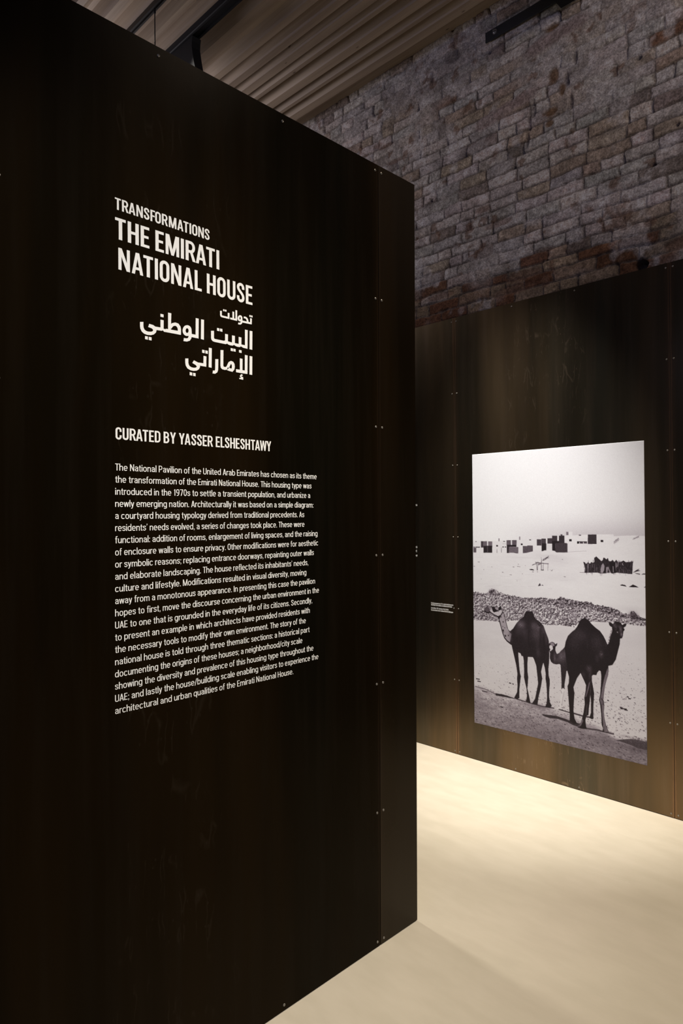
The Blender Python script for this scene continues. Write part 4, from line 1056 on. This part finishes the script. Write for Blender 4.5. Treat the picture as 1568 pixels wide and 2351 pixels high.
def build_print():
    g = paint() / 255.0
    lo = np.array([0.125, 0.098, 0.112]); hi = np.array([0.930, 0.925, 0.945])
    k = np.clip((g - 0.10) / 0.85, 0, 1.05)[..., None]
    mid = 1 + 0.0 * k
    s = lo * (1 - k) + hi * k
    s = s * np.array([1.0, 1.0, 1.0])
    s[..., 1] -= 0.022 * 4 * k[..., 0] * (1 - np.clip(k[..., 0], 0, 1))
    lin = np.where(s <= 0.04045, s / 12.92, ((s + 0.055) / 1.055) ** 2.4) * 0.71
    xs = np.linspace(PX0, PX1, NW); zs = np.linspace(PZ1, PZ0, NH)
    XX, ZZ = np.meshgrid(xs, zs)
    TH = 0.002
    V = np.stack([XX, np.full_like(XX, FAR_Y - TH), ZZ], -1).reshape(-1, 3)
    idx = np.arange(NW * NH).reshape(NH, NW)
    q = [np.stack([idx[:-1, :-1], idx[1:, :-1], idx[1:, 1:], idx[:-1, 1:]], -1).reshape(-1, 4)]
    rim = np.concatenate([idx[0, :], idx[1:, -1], idx[-1, -2::-1], idx[-2:0:-1, 0]])
    n0 = len(V); back = V[rim].copy(); back[:, 1] = FAR_Y
    V = np.concatenate([V, back]); m = len(rim); a = np.arange(m); b = (a + 1) % m
    q.append(np.stack([rim[a], rim[b], n0 + b, n0 + a], -1)); q = np.concatenate(q)
    loc = np.array([(PX0 + PX1) / 2, FAR_Y, PZ0])
    me = bpy.data.meshes.new('photo_print')
    me.vertices.add(len(V)); me.vertices.foreach_set('co', (V - loc).astype(np.float32).ravel())
    me.loops.add(q.size); me.loops.foreach_set('vertex_index', q.astype(np.int32).ravel())
    me.polygons.add(len(q)); me.polygons.foreach_set('loop_start', np.arange(0, q.size, 4, dtype=np.int32))
    me.update(calc_edges=True)
    rgba = np.ones((len(V), 4), np.float32); rgba[:n0, :3] = lin.reshape(-1, 3); rgba[n0:, :3] = 0.7
    at = me.attributes.new('ink', 'FLOAT_COLOR', 'POINT'); at.data.foreach_set('color', rgba.ravel())
    mt = mat('photo_paper', rough=0.55, spec=0.25); t = NT(mt)
    t.l(t.n('ShaderNodeAttribute', attribute_name='ink').outputs['Color'], t.b.inputs['Base Color'])
    me.materials.append(mt)
    o = bpy.data.objects.new('photo_print', me); C.objects.link(o); o.location = loc
    tag(o, 'large black and white photograph of three camels before low houses, on the far steel wall', 'photograph')


build_print()

# ------------------------------------------------------------------ steelwork under the ceiling
bm = bmesh.new()
y0, y1, z0 = 2.302, 2.338, CEIL - 0.036
prism(bm, [(y0, CEIL), (y0, z0), (y0 + 0.012, z0), (y0 + 0.012, z0 + 0.02), (y1 - 0.012, z0 + 0.02), (y1 - 0.012, z0), (y1, z0), (y1, CEIL)], lambda p, x: (x, p[0], p[1]), -7.2, 3.2)
bmesh.ops.recalc_face_normals(bm, faces=bm.faces)
o = obj('lighting_track', bm, mat('dark_track', (0.022, 0.018, 0.016), 0.45)); tag(o, 'thin dark lighting track along the timber ceiling, left of the black channel', 'lighting track')

ch = thing('steel_channel', 'wide black steel channel under the timber ceiling with a dark gusset below', 'steel beam', (-4.4, 2.65, CEIL))
bm = bmesh.new(); y0, y1, z0 = 2.610, 2.690, CEIL - 0.05
prism(bm, [(y0, CEIL), (y0, z0 + 0.006), (y0 + 0.004, z0), (y0 + 0.018, z0), (y0 + 0.018, z0 + 0.012), (y1 - 0.018, z0 + 0.012), (y1 - 0.018, z0), (y1 - 0.004, z0), (y1, z0 + 0.006), (y1, CEIL)], lambda p, x: (x, p[0], p[1]), -7.2, 3.2)
bmesh.ops.recalc_face_normals(bm, faces=bm.faces)
child('channel', bm, M_BLACK, ch)


def at_y(px, py, yy):
    d = ray(px, py); t = yy / d[1]; return t * d[0], EYE[2] + t * d[2]


g = [at_y(461.5, 92, 2.69), at_y(460, 104, 2.69), at_y(459.5, 118, 2.69), at_y(462.5, 140, 2.69), at_y(468, 172, 2.69), at_y(474, 205, 2.69)]
gl = [(g[-1][0] - 0.52, g[-1][1]), (g[0][0] - 0.60, CEIL - 0.05)]
bm = bmesh.new(); prism(bm, g + gl, lambda p, yy: (p[0], yy, min(p[1], CEIL - 0.05)), 2.62, 2.69)
bmesh.ops.recalc_face_normals(bm, faces=bm.faces)
child('gusset', bm, M_BLACK, ch)

# suspension cable from the track down behind the text partition
x, z = at_y(355.3, 20, 2.32)
bm = bmesh.new(); bmesh.ops.create_cone(bm, cap_ends=True, segments=10, radius1=0.0035, radius2=0.0035, depth=z - 2.6)
bmesh.ops.translate(bm, verts=bm.verts, vec=(x, 2.32, (z + 2.6) / 2))
bmesh.ops.create_cone(bm, cap_ends=True, segments=12, radius1=0.007, radius2=0.007, depth=0.03, matrix=Matrix.Translation((x, 2.32, CEIL - 0.05)))
o = obj('suspension_cable', bm, M_BLACK); tag(o, 'thin dark cable hanging from the lighting track behind the lettered partition', 'cable')

# flat bar on the bricks
by = BRICK_Y - 0.03
fb = thing('steel_flat_bar', 'grey flat steel bar bolted along the top of the brick wall', 'steel bar', (-2.3, by, 4.98))
x0, zt = at_y(1114, 76, by); _, zb_ = at_y(1114, 99, by)
bm = bmesh.new(); box(bm, (x0, by, zb_), (-0.6, by + 0.012, zt), 0.0015); child('bar', bm, M_GREY, fb)
xb, zb2 = at_y(1136, 73, by)
bm = bmesh.new()
bmesh.ops.create_cone(bm, cap_ends=True, segments=24, radius1=0.017, radius2=0.017, depth=0.003, matrix=Matrix.Translation((xb, by - 0.0015, zb2)) @ ROT_F)
bmesh.ops.create_cone(bm, cap_ends=True, segments=6, radius1=0.011, radius2=0.010, depth=0.009, matrix=Matrix.Translation((xb, by - 0.007, zb2)) @ ROT_F)
bmesh.ops.create_cone(bm, cap_ends=True, segments=12, radius1=0.006, radius2=0.005, depth=0.012, matrix=Matrix.Translation((xb, by - 0.015, zb2)) @ ROT_F)
b_ = child('bolt', bm, mat('bright_bolt', (0.45, 0.46, 0.5), 0.3, 0.9), fb); b_['label'] = 'bright hexagon bolt'

# beam end over the bar
xl, zl = at_y(1288, 19, by - 0.002); 
bm = bmesh.new()
box(bm, (xl, 2.9, zl), (xl + 0.16, by - 0.002, zl + 0.012)); box(bm, (xl + 0.074, 2.9, zl + 0.012), (xl + 0.086, by - 0.002, CEIL - 0.012)); box(bm, (xl, 2.9, CEIL - 0.012), (xl + 0.16, by - 0.002, CEIL - 0.0005))
o = obj('steel_beam', bm, M_BLACK); tag(o, 'black steel beam end meeting the brick wall above the flat bar', 'steel beam')
